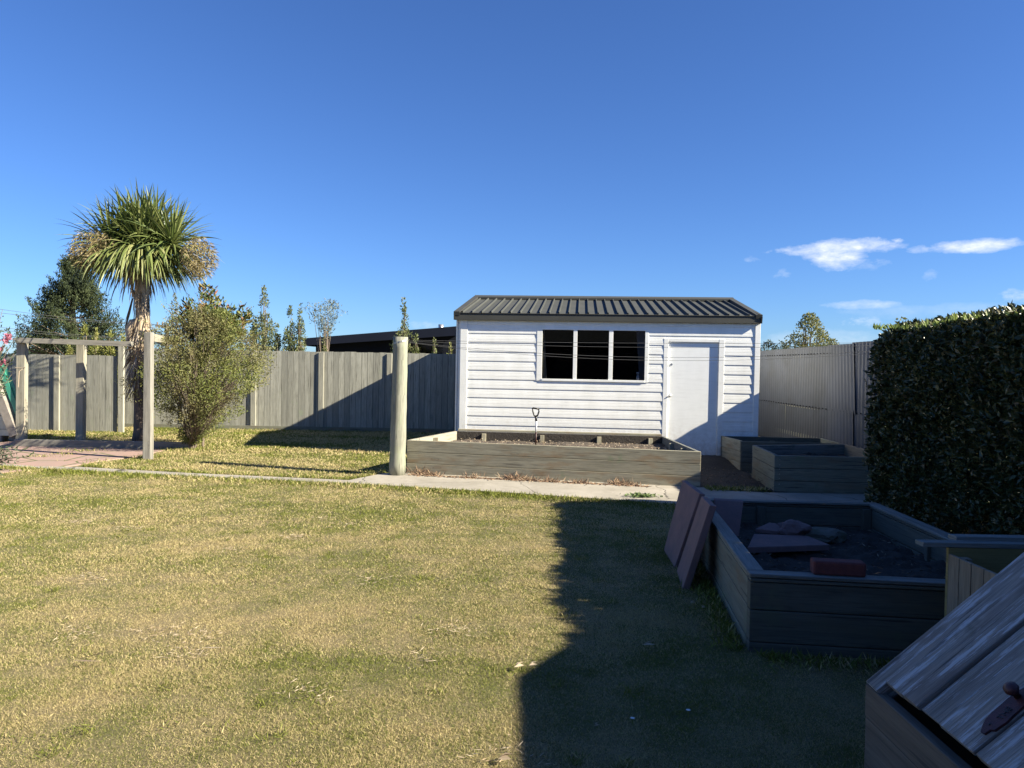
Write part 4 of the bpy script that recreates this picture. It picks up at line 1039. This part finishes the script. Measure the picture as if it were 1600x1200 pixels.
# cabbage tree
def strap(mb_arr, base, d, L, wd, droop, nseg=7, rn=None):
    d = d.normalized(); side = d.cross(Vector((0, 0, 1)));
    if side.length < .05: side = Vector((1, 0, 0))
    side.normalize(); tw = random.uniform(-.7, .7)
    pts = []; pos = base.copy(); dirc = d.copy(); h = L/nseg
    for i in range(nseg+1):
        pts.append((pos.copy(), dirc.copy())); pos += dirc*h
        dirc = (dirc+Vector((0, 0, -1))*droop*(.35+1.3*i/nseg)/nseg).normalized()
    rn = random.random() if rn is None else rn
    b0 = len(mb_arr.v)
    for i, (p, dd) in enumerate(pts):
        t_ = i/nseg; w_ = wd*(.55+.9*t_ if t_ < .4 else .91*(1-((t_-.4)/.6)**1.6))+.001
        s = (Matrix.Rotation(tw, 3, dd) @ side); nrm = dd.cross(s)
        mb_arr.v.append(tuple(p-s*w_/2+nrm*w_*.18)); mb_arr.v.append(tuple(p)); mb_arr.v.append(tuple(p+s*w_/2+nrm*w_*.18))
    for i in range(nseg):
        q = b0+i*3
        for k in (0, 1): mb_arr.face((q+k, q+k+1, q+k+4, q+k+3), ((0, i), (1, i), (1, i+1), (0, i+1)), rn)
def cabbage():
    Y = 15.45; base = dp(219, 689, 14.95); base.z = 0
    root = thing('cabbage_tree', 'tall cabbage tree with a spiky green round crown and shaggy trunk', 'tree', base)
    D = lambda px, py, dy=0: dp(px, py, base.y+dy)
    mb = MB(); mb.tube([base, D(218, 672), D(217, 655), D(217, 630), D(216, 600), D(216, 575)], [.17, .115, .10, .095, .10, .12], 12); mb.build('lower_trunk', M['bark'], root, smooth=True)
    mb = MB(); mb.tube([D(216, 580), D(216, 555), D(218, 535), D(221, 515), D(223, 495), D(223, 475), D(222, 450), D(220, 420)], [.10, .11, .14, .15, .135, .125, .135, .11], 14); mb.build('trunk', M['palmbark'], root, smooth=True)
    mb = MB(); mb.tube([D(216, 545), D(208, 530), D(206, 515), D(210, 506), D(218, 503)], [.11, .12, .13, .12, .09], 12); mb.tube([D(219, 478), D(212, 466), D(205, 450)], [.05, .045, .03], 8); mb.build('limb', M['palmbark'], root, smooth=True)
    heads = [D(218, 388, -.15), D(198, 372, .1), D(243, 370, .1), D(221, 362, .25), D(174, 384, -.1), D(268, 382, -.1)]
    mb = MB()
    for h in heads: mb.tube([D(220, 430), (D(220, 430)+h)/2+Vector((0, 0, -.03)), h], [.10, .08, .07], 8, cap=False)
    mb.build('limb', M['palmbark'], root, smooth=True)
    cm = MB(); gold = 2.399
    for hi, h in enumerate(heads):
        N = 160 if hi < 4 else 140
        for i in range(N):
            f = (i+.5)/N; th = math.radians(6+118*f**.8); az_ = i*gold+hi
            d = Vector((math.sin(th)*math.cos(az_), math.sin(th)*math.sin(az_), math.cos(th)))
            L = random.uniform(.82, 1.06)
            strap(cm, h+d*.05, d, L, random.uniform(.042, .06), .18+1.35*f+random.uniform(-.1, .25), rn=min(1, max(0, random.gauss(.42+.12*f, .24))))
    # hanging skirt under the crown
    for i in range(430):
        a = random.uniform(0, 6.28); r_ = random.uniform(.15, 1.0); h = D(218, 390)+Vector((math.cos(a)*r_*.72, math.sin(a)*r_*.6, random.uniform(-.15, .1)))
        strap(cm, h, Vector((math.cos(a)*.8, math.sin(a)*.8, -.1-.5*random.random())), random.uniform(.75, 1.08), .045, 1.9, rn=random.uniform(.3, 1))
    cm.build('crown', M['palm'], root)
    dm = MB()
    for i in range(34):
        a = random.uniform(0, 6.28); r_ = random.uniform(.05, .3); h = D(219, 420)+Vector((math.cos(a)*r_, math.sin(a)*r_, random.uniform(-.15, .1)))
        strap(dm, h, Vector((math.cos(a)*.5, math.sin(a)*.5, -.7)), random.uniform(.5, .8), .035, 2.6, rn=random.random())
    for i in range(330):   # shaggy dead leaves down the trunk
        zt = random.uniform(495, 612); a = random.uniform(0, 6.28)
        if zt < 520 and random.random() < .5: continue
        h = D(215 if zt > 520 else 220, zt)+Vector((math.cos(a)*.12, math.sin(a)*.12, 0))
        strap(dm, h, Vector((math.cos(a)*.6, math.sin(a)*.6, -.8)), random.uniform(.18, .42), .03, 2.0, 4, rn=random.random())
    for i in range(50):
        a = random.uniform(0, 6.28); h = D(222, random.uniform(430, 490))+Vector((math.cos(a)*.13, math.sin(a)*.13, 0))
        strap(dm, h, Vector((math.cos(a)*.12, math.sin(a)*.12, -1)), random.uniform(.25, .5), .03, .5, 4, rn=random.random())
    strap(dm, D(207, 466), Vector((-.25, 0, -1)), .75, .06, .3, rn=.1); strap(dm, D(206, 468), Vector((-.32, 0, -1)), .7, .05, .3, rn=.3)
    dm.build('dead_leaves', M['palm_dead'], root)
    for (px, py, rx, rz_, n) in ((147, 391, .46, .42, 3300), (309, 402, .34, .42, 2500)):
        c = np.array(D(px, py, -.6 if px < 220 else -.4)); u = rdir(n)*(RNG.random(n)**.45)[:, None]; p = c+u*np.array([rx, .4, rz_])
        k = noise3(p, 6, px) > .38; p = p[k]; m = len(p); sg = -1 if px < 220 else 1
        d = rdir(m)*.7+np.array([sg*.5, 0, -.55])
        cards('flower_panicle', p, d, rdir(m), RNG.uniform(.06, .13, m), .017, M['panicle'], root)
cabbage()

# oleander at left border
def oleander():
    base = Vector((-7.35, 10.2, 0)); root = thing('flowering_shrub', 'pink flowering shrub reaching into view at the left border', 'shrub', base)
    mb = MB(); C = []; Dd = []; FC = []
    ends = [(14, 521), (24, 527), (8, 540), (22, 552), (12, 568), (18, 585), (4, 600), (8, 530), (-5, 510), (-6, 560), (-8, 590), (6, 560), (4, 484), (14, 560), (34, 706), (48, 714), (24, 700), (12, 722), (8, 700), (2, 740), (20, 716)]
    for px, py in ends:
        e = dp(px, py, base.y+random.uniform(-.15, .15)); s0 = base+Vector((random.uniform(-.2, .0), 0, max(.05, e.z*.3 if e.z > .8 else .1))); m_ = s0.lerp(e, .5)+Vector((0, 0, .15 if e.z > .8 else .08)); mb.tube([s0, m_, e], [.012, .008, .003], 5, cap=False)
        for k in range(26):
            f = random.uniform(.35, 1.0); q = (s0.lerp(m_, f*2) if f < .5 else m_.lerp(e, f*2-1)); C.append(np.array(q)+RNG.normal(0, .025, 3)); Dd.append(rdir(1)[0]+np.array((e-m_).normalized())*.7)
    mb.build('stems', M['twig'], root)
    C = np.array(C); Dd = np.array(Dd); n = len(C); cards('foliage', C, Dd, rdir(n), RNG.uniform(.05, .1, n), .02, M['olel'], root)
    for px, py in ((10, 528), (13, 524), (4, 566), (-2, 545), (9, 532)):
        c = np.array(dp(px, py, base.y-.08)); n = 26; cards('flower', c+RNG.normal(0, .02, (n, 3)), rdir(n), rdir(n), .035, .03, M['pink'], root)
oleander()

# pine far behind
def pine():
    Y = 60.0; base = dp(113, 590, Y); base.z = 0; top = dp(108, 411, Y).z
    root = thing('pine_tree', 'large dark pine tree far behind the left fence', 'tree', base)
    mb = MB(); mb.tube([base, base+Vector((0, 0, top*.5)), base+Vector((-.1, 0, top*.95))], [.45, .28, .06], 10); 
    P = []; prof = [(2.0, 3.0), (3.0, 4.2), (4.2, 3.5), (5.3, 2.75), (6.6, 1.9), (8.0, 1.05), (9.0, .5), (9.6, .15)]
    pz = [a for a, _ in prof]; pr = [b_ for _, b_ in prof]; sc_ = (top)/9.6
    for i in range(260):
        z = random.uniform(2.2, 9.5); a = random.uniform(0, 6.28); r_ = np.interp(z, pz, pr)*random.uniform(.55, 1.12)*(1.08 if math.cos(a) > 0 else .95)
        z *= sc_; s0 = base+Vector((0, 0, max(1.5, z-r_*.35))); e = base+Vector((math.cos(a)*r_, math.sin(a)*r_, z))
        if i % 3 == 0: mb.tube([s0, s0.lerp(e, .6)+Vector((0, 0, -.15)), e], [.08, .05, .02], 5, cap=False)
        for f in (1.0, .84, .66, .45):
            q = np.array(s0.lerp(e, f)); m = 46; 
            # tuft: narrow plume leaning up and out
            ax = np.array([math.cos(a)*.45, math.sin(a)*.45, .8]); tt = RNG.uniform(-.3, 1, m)[:, None]
            P.append(q+ax*tt*1.0+RNG.normal(0, .15, (m, 3))*(1.15-tt*.8))
    mb.build('trunk', M['bark'], root)
    P = np.concatenate(P); n = len(P)
    rr = np.clip(RNG.normal(.45, .2, n)+(noise3(P, 1.1, 9)-.5)*.9, 0, 1)
    cards('crown', P, rdir(n)*.7+np.array([0, 0, .8]), rdir(n), RNG.uniform(.14, .26, n), .075, M['pinel'], root, rnd=rr)
pine()

# shrubs beyond the wooden fence
def spire(px, pytop, wpx, label, Y=21.0, mat='coll', n=3500, thr=.36, seed=0, L=.085, Wd=.034, kinds='columnar_shrub', cat='shrub', prof=None, grp='slender shrubs beyond the wooden fence'):
    base = dp(px, 600, Y); base.z = 0; h = dp(px, pytop, Y).z; r_ = wpx/F_PX*Y/2
    prof = prof or [(.3, r_*.8), (h*.5, r_), (h*.72, r_*.72), (h*.86, r_*.36), (h*.95, r_*.2), (h, r_*.06)]
    return volume_shrub(kinds, label, cat, base, prof, n, L, Wd, mat, stems=14, seed=seed, shell=.6, clump=3.2, thr=thr, up=1.0, stem_r=.02, group=grp)
spire(272, 458, 34, 'wispy tall shrub between the cabbage tree and the red-tipped shrub', mat='greyl', n=1500, thr=.45, seed=21)
spire(411, 454, 54, 'tallest pointed shrub beyond the fence, right of the olive shrub', n=5200, seed=22, prof=[(.3, .45), (1.9, .52), (2.3, .47), (2.7, .33), (3.0, .18), (3.4, .11), (3.85, .03)])
spire(397, 500, 22, 'low leafy shrub at the left foot of the tallest pointed shrub', n=1800, seed=32)
spire(452, 478, 30, 'left spire of the twin pointed shrubs beyond the fence', n=2800, seed=23)
spire(468, 473, 22, 'right thinner spire of the twin pointed shrubs beyond the fence', n=2000, seed=24)
spire(433, 507, 22, 'short shrub between the tallest shrub and the twin spires', n=1400, seed=25)
spire(506, 520, 13, 'short yellowish shrub tip below the grey feathery tree', n=1000, seed=26)
spire(629, 474, 26, 'thin spire shrub rising behind the round clothesline post', n=2600, seed=27, prof=[(.3, .25), (2.2, .33), (2.5, .27), (2.75, .12), (3.1, .10), (3.6, .03)])
spire(649, 522, 20, 'leafy shrub tip just right of the clothesline post', n=1500, seed=28)
spire(678, 529, 13, 'small pointed shrub tip near the flue before the dark building', n=900, seed=29)
spire(703, 533, 16, 'sparse reddish-yellow shrub tip next to the shed corner', mat='yel', n=500, thr=.45, seed=30)
for px, pt, wpx, lab in ((132, 505, 22, 'leftmost yellow-green bush behind the timber frame rail'), (150, 514, 26, 'middle yellow-green bush behind the timber frame rail'), (172, 517, 28, 'right yellow-green bush behind the timber frame rail'), (192, 522, 20, 'yellow-green bush just left of the cabbage tree trunk'), (108, 540, 24, 'low yellow bush showing under the timber frame rail')):
    spire(px, pt, wpx, lab, Y=22, mat='yel', n=2200, seed=40+px, grp='yellow-green bushes behind the lower fence', prof=None)
volume_shrub('feathery_tree', 'grey-green feathery small tree above the left end of the dark building', 'tree', Vector((dp(508, 600, 26).x, 26, 0)), [(2.5, .1), (2.9, .3), (3.3, .48), (3.6, .55), (3.9, .3)], 1100, .12, .028, 'greyl', stems=22, ragged=4.5, seed=50, thr=.5, up=.8, stem_r=.02)
volume_shrub('pale_tree', 'pale green leafy tree standing behind the corrugated fence', 'tree', Vector((dp(1262, 600, 30).x, 30, 0)), [(.8, .9), (1.7, 1.2), (2.4, 1.15), (3.1, .85), (3.6, .5), (4.05, .15)], 6500, .12, .06, 'treel', stems=20, seed=51, thr=.38, up=.3, stem_r=.04)
for px, py, hw, sd, lab in ((1200, 531, .45, 61, 'dark shrubby tree just right of the shed roof corner'), (1217, 533, .4, 62, 'second dark tree between the shed and the pale tree'), (1301, 530, .35, 63, 'low leafy treetop right of the pale tree'), (1330, 538, .3, 64, 'tiny treetop peeping over the corrugated fence'), (1404, 494, .2, 65, 'thin pale sprig rising behind the left end of the hedge')):
    Y = 27 if px < 1400 else 15
    x = dp(px, 600, Y); z = dp(px, py, Y).z
    volume_shrub('distant_tree', lab, 'tree', Vector((x.x, Y, 0)), [(z*.3, hw), (z*.7, hw*1.1), (z*.9, hw*.7), (z, hw*.1)], 1800 if px < 1400 else 500, .10, .05, 'dark_treel' if px < 1230 else 'treel', stems=6, seed=sd, thr=.35, stem_r=.03)
# far tree clump on the horizon at left
x = dp(55, 550, 140); volume_shrub('distant_tree', 'far dark tree clump just above the fence left of the pine', 'tree', Vector((x.x, 140, 0)), [(0, 3.5), (1.5, 4.3), (2.8, 3.2), (3.4, 1)], 2500, .6, .3, 'dark_treel', seed=70, thr=.2)

# hedge
def hedge():
    root = thing('hedge', 'tall clipped dark green hedge on the right beside the raised beds', 'hedge', (4.6, 5, 0))
    x0, x1, y0, y1, z0, z1 = 3.93, 5.35, 1.0, 8.25, .12, 2.22
    def shellpts(n, face):
        u = RNG.random(n); v = RNG.random(n); dep = np.abs(RNG.normal(0, .11, n))-.03
        if face == 'x': p = np.stack([x0+dep, y0+(y1-y0)*u, z0+(z1-z0)*v], 1); nn = np.array([-1, 0, .15])
        elif face == 'z': p = np.stack([x0+(x1-x0)*u, y0+(y1-y0)*v, z1-dep], 1); nn = np.array([0, 0, 1.])
        elif face == 'y': p = np.stack([x0+(x1-x0)*u, y1-dep, z0+(z1-z0)*v], 1); nn = np.array([0, 1, .15])
        elif face == 'w': p = np.stack([x1-dep, y0+(y1-y0)*u, z0+(z1-z0)*v], 1); nn = np.array([1, 0, .15])
        return p, np.tile(nn, (n, 1))
    Ps = []; Ns = []
    for f, n in (('x', 62000), ('z', 26000), ('y', 14000), ('w', 9000)):
        p, q = shellpts(n, f); Ps.append(p); Ns.append(q)
    p = np.concatenate(Ps); nn = np.concatenate(Ns)
    # irregular outline: bulge by noise, rounded top edges
    bx_ = (noise3(p, 1.6, 31)-.5)*.18+(noise3(p, 5, 32)-.5)*.17
    p = p+nn*bx_[:, None]
    cut = np.maximum(0, p[:, 2]-(z1-.28))/.28; p[:, 0] += np.where(p[:, 0] < x0+.4, cut**2*.16, 0); p[:, 1] -= np.where(p[:, 1] > y1-.4, cut**2*.25, 0)
    p[:, 0] += .035*(p[:, 1]-5.5)
    low = np.clip((.5-p[:, 2])/.5, 0, 1); keep = RNG.random(len(p)) > low*.75; p = p[keep]; nn = nn[keep]
    n = len(p); d = rdir(n)*.8+nn*.55+np.array([0, 0, .25])
    side = rdir(n)
    cards('foliage', p, d, side, RNG.uniform(.045, .078, n), RNG.uniform(.024, .038, n), M['hedge'], root, fold=.18, rnd=np.clip(RNG.normal(.4, .25, n), 0, 1))
    # shoots on top
    n = 3200; c = np.stack([RNG.uniform(x0+.05, x1, n), RNG.uniform(y0, y1, n), np.full(n, z1-.02)], 1); c[:, 2] += (noise3(c, 1.6, 31)-.5)*.16
    cards('shoots', c, rdir(n, .3, 1)+np.array([0, 0, .4]), rdir(n), RNG.uniform(.05, .10, n), .032, M['shoot'], root, rnd=RNG.uniform(.5, 1, n))
    mb = MB()   # woody inside
    for i in range(150):
        y = random.uniform(y0, y1-.2); x = random.uniform(4.4, 5.0); q = Vector((x+random.uniform(-.5, .5), y+random.uniform(-.4, .4), random.uniform(1.2, 2.0)))
        mb.tube([(x, y, 0), ((x+q.x)/2, (y+q.y)/2, q.z*.55), q], [.02, .014, .006], 5, cap=False)
    mb.build('stems', M['bark'], root)
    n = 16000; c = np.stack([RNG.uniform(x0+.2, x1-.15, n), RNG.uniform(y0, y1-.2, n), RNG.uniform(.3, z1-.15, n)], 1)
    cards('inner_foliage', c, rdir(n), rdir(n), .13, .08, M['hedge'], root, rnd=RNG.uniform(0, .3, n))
hedge()

# ------------------------------------------------------------------ buildings behind
db = thing('dark_building', 'long dark navy building with a silver flue behind the paling fence', 'building', (-4.5, 32, 0))
yb2 = 30.0
a = dp(478, 529, yb2); b_ = dp(737, 508.5, yb2)
mb = MB(); mb.poly([(a.x+.3, yb2+.4, 0), (b_.x+3, yb2+.4, 0), (b_.x+3, yb2+.4, b_.z+.2), (a.x+.3, yb2+.4, a.z-.1)]); mb.poly([(a.x+.3, yb2+.4, 0), (a.x+.3, yb2+8, 0), (a.x+.3, yb2+8, a.z), (a.x+.3, yb2+.4, a.z-.1)]); mb.build('wall', M['navy'], db)
mb = MB(); z0a, z0b = a.z-.0, b_.z
mb.poly([(a.x, yb2-.3, z0a-.30), (b_.x, yb2-.3, z0b-.38), (b_.x, yb2-.3, z0b), (a.x, yb2-.3, z0a)]); mb.poly([(a.x, yb2-.3, z0a), (b_.x, yb2-.3, z0b), (b_.x+.5, yb2+8, z0b+.1), (a.x, yb2+8, z0a+.1)]); mb.poly([(a.x, yb2-.3, z0a-.3), (a.x, yb2+8, z0a-.3), (a.x, yb2+8, z0a), (a.x, yb2-.3, z0a)])
mb.build('roof', M['navyroof'], db)
c = dp(689, 515, yb2+1); mb = MB(); mb.tube([(c.x, yb2+1, 2.9), (c.x, yb2+1, c.z+.0), (c.x, yb2+1, dp(689, 507, yb2+1).z)], .11, 12); mb.build('flue', M['steel'], db, smooth=True)
mb = MB(); q = dp(668, 545, yb2+.35); mb.box((q.x, yb2+.37, q.z-.1), (1.3, .04, .9)); mb.build('window', M['glass'], db)
ds = thing('dark_shed', 'dark corrugated iron wall seen under the timber frame rail', 'shed', (dp(165, 600, 24).x, 24, 0))
a = dp(147, 541, 24); b_ = dp(183, 541, 24); mb = MB(); x = a.x
while x < b_.x: mb.box((x, 24, 1.1), (.05, .05, 2.2+.0)); mb.box((x+.05, 24.02, 1.1), (.05, .02, 2.2)); x += .1
for v_ in range(len(mb.v)):
    if mb.v[v_][2] > 1.5: mb.v[v_] = (mb.v[v_][0], mb.v[v_][1], a.z)
mb.build('wall', M['navy'], ds)
mb = MB(); mb.box(((a.x+b_.x)/2, 24.6, a.z+.02), (b_.x-a.x+.1, 1.4, .05)); mb.build('roof', M['navyroof'], ds)

pl = dp(261, 540, 48); up = thing('power_pole', 'distant power pole with a crossarm right of the cabbage tree trunk', 'power pole', (pl.x, 48, 0))
mb = MB(); mb.tube([(pl.x, 48, 0), (pl.x, 48, dp(261, 508, 48).z)], [.16, .12], 8); mb.build('pole', M['twig'], up)
mb = MB(); mb.beam(dp(244, 509, 48), dp(279, 511, 48), .10, .12); mb.build('crossarm', M['twig'], up)
for px in (246, 254, 269, 277): q = dp(px, 508, 48); mb = MB(); mb.tube([q, q+Vector((0, 0, .2))], .05, 6); mb.build('insulator', M['twig'], up)
for k, (pya, pyb) in enumerate(((474, 507), (481, 508), (504, 530), (509, 531))):
    a = dp(-60, pya, 44); b_ = dp(246+8*k, pyb, 47.9); mb = MB(); N = 16
    mb.tube([a.lerp(b_, i/N)-Vector((0, 0, .35*4*(i/N)*(1-i/N)*.5)) for i in range(N+1)], .011, 4, cap=False); o = mb.build('power_line', M['wire'])
    tag(o, ('topmost', 'second', 'third', 'lowest')[k]+' thin overhead line crossing in front of the pine', 'power line', 'overhead lines at left')

# house out of view at the right that throws the near shadow; roof raised to block sky light
hs = thing('neighbouring_house', 'low house wall and eave beside the lawn, right of view', 'house', (6.4, -2, 0))
mb = MB(); mb.box((6.6, -2.7, 1.15), (4.6, 10.2, 2.3)); mb.build('wall', M['cream'], hs)
mb = MB(); mb.box((6.5, -2.57, 2.37), (5.0, 10.66, .10)); mb.build('eave', M['fascia'], hs)
mb = MB(); mb.poly([(3.98, 2.77, 2.43), (3.98, -8.2, 2.43), (7.2, -8.2, 4.1), (7.2, 2.77, 4.1)]); mb.poly([(10.4, 2.77, 2.43), (7.2, 2.77, 4.1), (7.2, -8.2, 4.1), (10.4, -8.2, 2.43)]); mb.build('roof', M['roof'], hs)

hb = thing('house', 'unseen dark house added behind the viewpoint to block sky light', 'house', (-3, -4, 0))  # unseen house added to cut sky fill and darken the window reflections
mb = MB(); mb.box((-3, -6.0, 1.35), (13.4, 8, 2.7)); mb.build('wall', M['housewall'], hb)
mb = MB(); mb.poly([(-10.2, -1.5, 2.6), (4.0, -1.5, 2.6), (4.0, -6, 4.6), (-10.2, -6, 4.6)]); mb.poly([(-10.2, -10.5, 2.6), (-10.2, -6, 4.6), (4.0, -6, 4.6), (4.0, -10.5, 2.6)]); mb.box((-3.1, -1.5, 2.6), (14.2, .1, .16)); mb.build('roof', M['roof'], hb)
for wx in (-6, -2):
    mb = MB(); mb.box((wx, -1.985, 1.5), (1.6, .03, 1.2)); mb.build('window', M['glass'], hb)

# ------------------------------------------------------------------ small things on the ground
def dead_plant(px, py, n, h, label):
    g = gp(px, py); c = np.array([g.x, g.y, .02])+np.stack([RNG.normal(0, .05+h*.2, n), RNG.normal(0, .03, n), np.zeros(n)], 1)
    d = rdir(n, .1, .95)+np.array([0, -.1, 0]); o = cards('dead_plant', c, d, rdir(n), RNG.uniform(.3, 1, n)*h, .011, M['deadst'])
    tag(o, label, 'dead plant', 'dead plants at the foot of the long bed')
dead_plant(657, 743, 90, .24, 'tallest clump of dead reddish stalks, just right of the clothesline post')
dead_plant(676, 745, 90, .13, 'low dead stalks between the tallest clump and the bed centre')
dead_plant(739, 749, 60, .14, 'small dead clump at the bed foot, below the spade')
dead_plant(800, 751, 130, .17, 'wide dead clump left of the bed middle')
dead_plant(826, 753, 90, .13, 'flattened pale dead clump right of the wide one')
dead_plant(860, 755, 90, .13, 'straw-coloured dead clump at the bed foot centre')
dead_plant(905, 757, 90, .11, 'dead clump right of the bed foot centre')
dead_plant(968, 759, 110, .15, 'rightmost dead clump with one tall stalk at the bed foot')
dead_plant(985, 761, 60, .09, 'last flat dead clump near the bed right end')
n = 1100; tt = RNG.random(n); A0 = np.array(gp(640, 744)); A1 = np.array(gp(1010, 762)); c = np.outer(1-tt, A0)+np.outer(tt, A1); c[:, 1] -= np.abs(RNG.normal(0, .05, n)); c[:, 2] = .026
o = cards('plant_debris', c, rdir(n, 0, .25), rdir(n), RNG.uniform(.03, .09, n), .012, M['deadst']); tag(o, 'brown plant debris strewn along the foot of the long bed', 'debris', kind='stuff')
g = gp(1002, 779); n = 260; c = np.array([g.x, g.y, .025])+np.stack([RNG.normal(0, .09, n), RNG.normal(0, .05, n), RNG.uniform(0, .02, n)], 1)
o = cards('weed', c, rdir(n, .0, .8), rdir(n), RNG.uniform(.03, .06, n), .022, M['weed']); tag(o, 'small green weed growing in a crack of the concrete path', 'weed')
for i, (px, py) in enumerate(((988, 1134), (1075, 1121))):
    g = gp(px, py); dz = thing('daisy', ('white daisy in the shaded lawn, left of the other daisy', 'white daisy in the shaded lawn, nearest the lidded box')[i], 'flower', (g.x, g.y, 0), group='daisies in the shaded lawn')
    n = 16; c = np.tile(np.array([g.x, g.y, .035]), (n, 1)); a = np.linspace(0, 6.28, n, endpoint=False); cards('petal', c, np.stack([np.cos(a), np.sin(a), np.full(n, .25)], 1), np.stack([-np.sin(a), np.cos(a), np.zeros(n)], 1), .013, .006, M['daisyp'], dz)
    mb = MB(); mb.tube([(g.x, g.y, .0), (g.x, g.y, .034)], [.001, .0035], 8); mb.build('centre', M['yel'], dz)
lab = ['pale dry leaf on the sunlit lawn near the shadow corner', 'dry leaf beside the pale leaf near the shadow corner', 'curled pale leaf in the shaded lawn left of the foreground bed', 'small dry leaf in the shade below the leaning pavers',
       'tiny pale leaf in the shade near the bed corner', 'dry leaf at the lower edge of the sunlit lawn', 'small dry leaf in the deep shade at bottom centre', 'long straw stalk lying in the middle left lawn', 'second straw stalk left of the lawn middle']
for (px, py, L, wd), lb in zip(((803, 1051, .06, .035), (826, 1048, .05, .02), (1003, 1015, .08, .02), (1078, 948, .035, .015), (1096, 956, .03, .02), (778, 1196, .06, .03), (928, 1144, .03, .01), (312, 1020, .16, .008), (110, 1041, .22, .012)), lab):
    g = gp(px, py); c = np.array([[g.x, g.y, .03], [g.x+L*.1, g.y+.004, .034]]); a = random.uniform(-.4, .4)
    o = cards('fallen_leaf', c, np.array([[math.cos(a), math.sin(a), .1], [math.cos(a+.3), math.sin(a+.3), .25]]), np.array([[0, 1, .3], [0, 1, -.3]]), L, wd, M['litter'], fold=.3); tag(o, lb, 'leaf', 'dry leaves and stalks on the lawn')
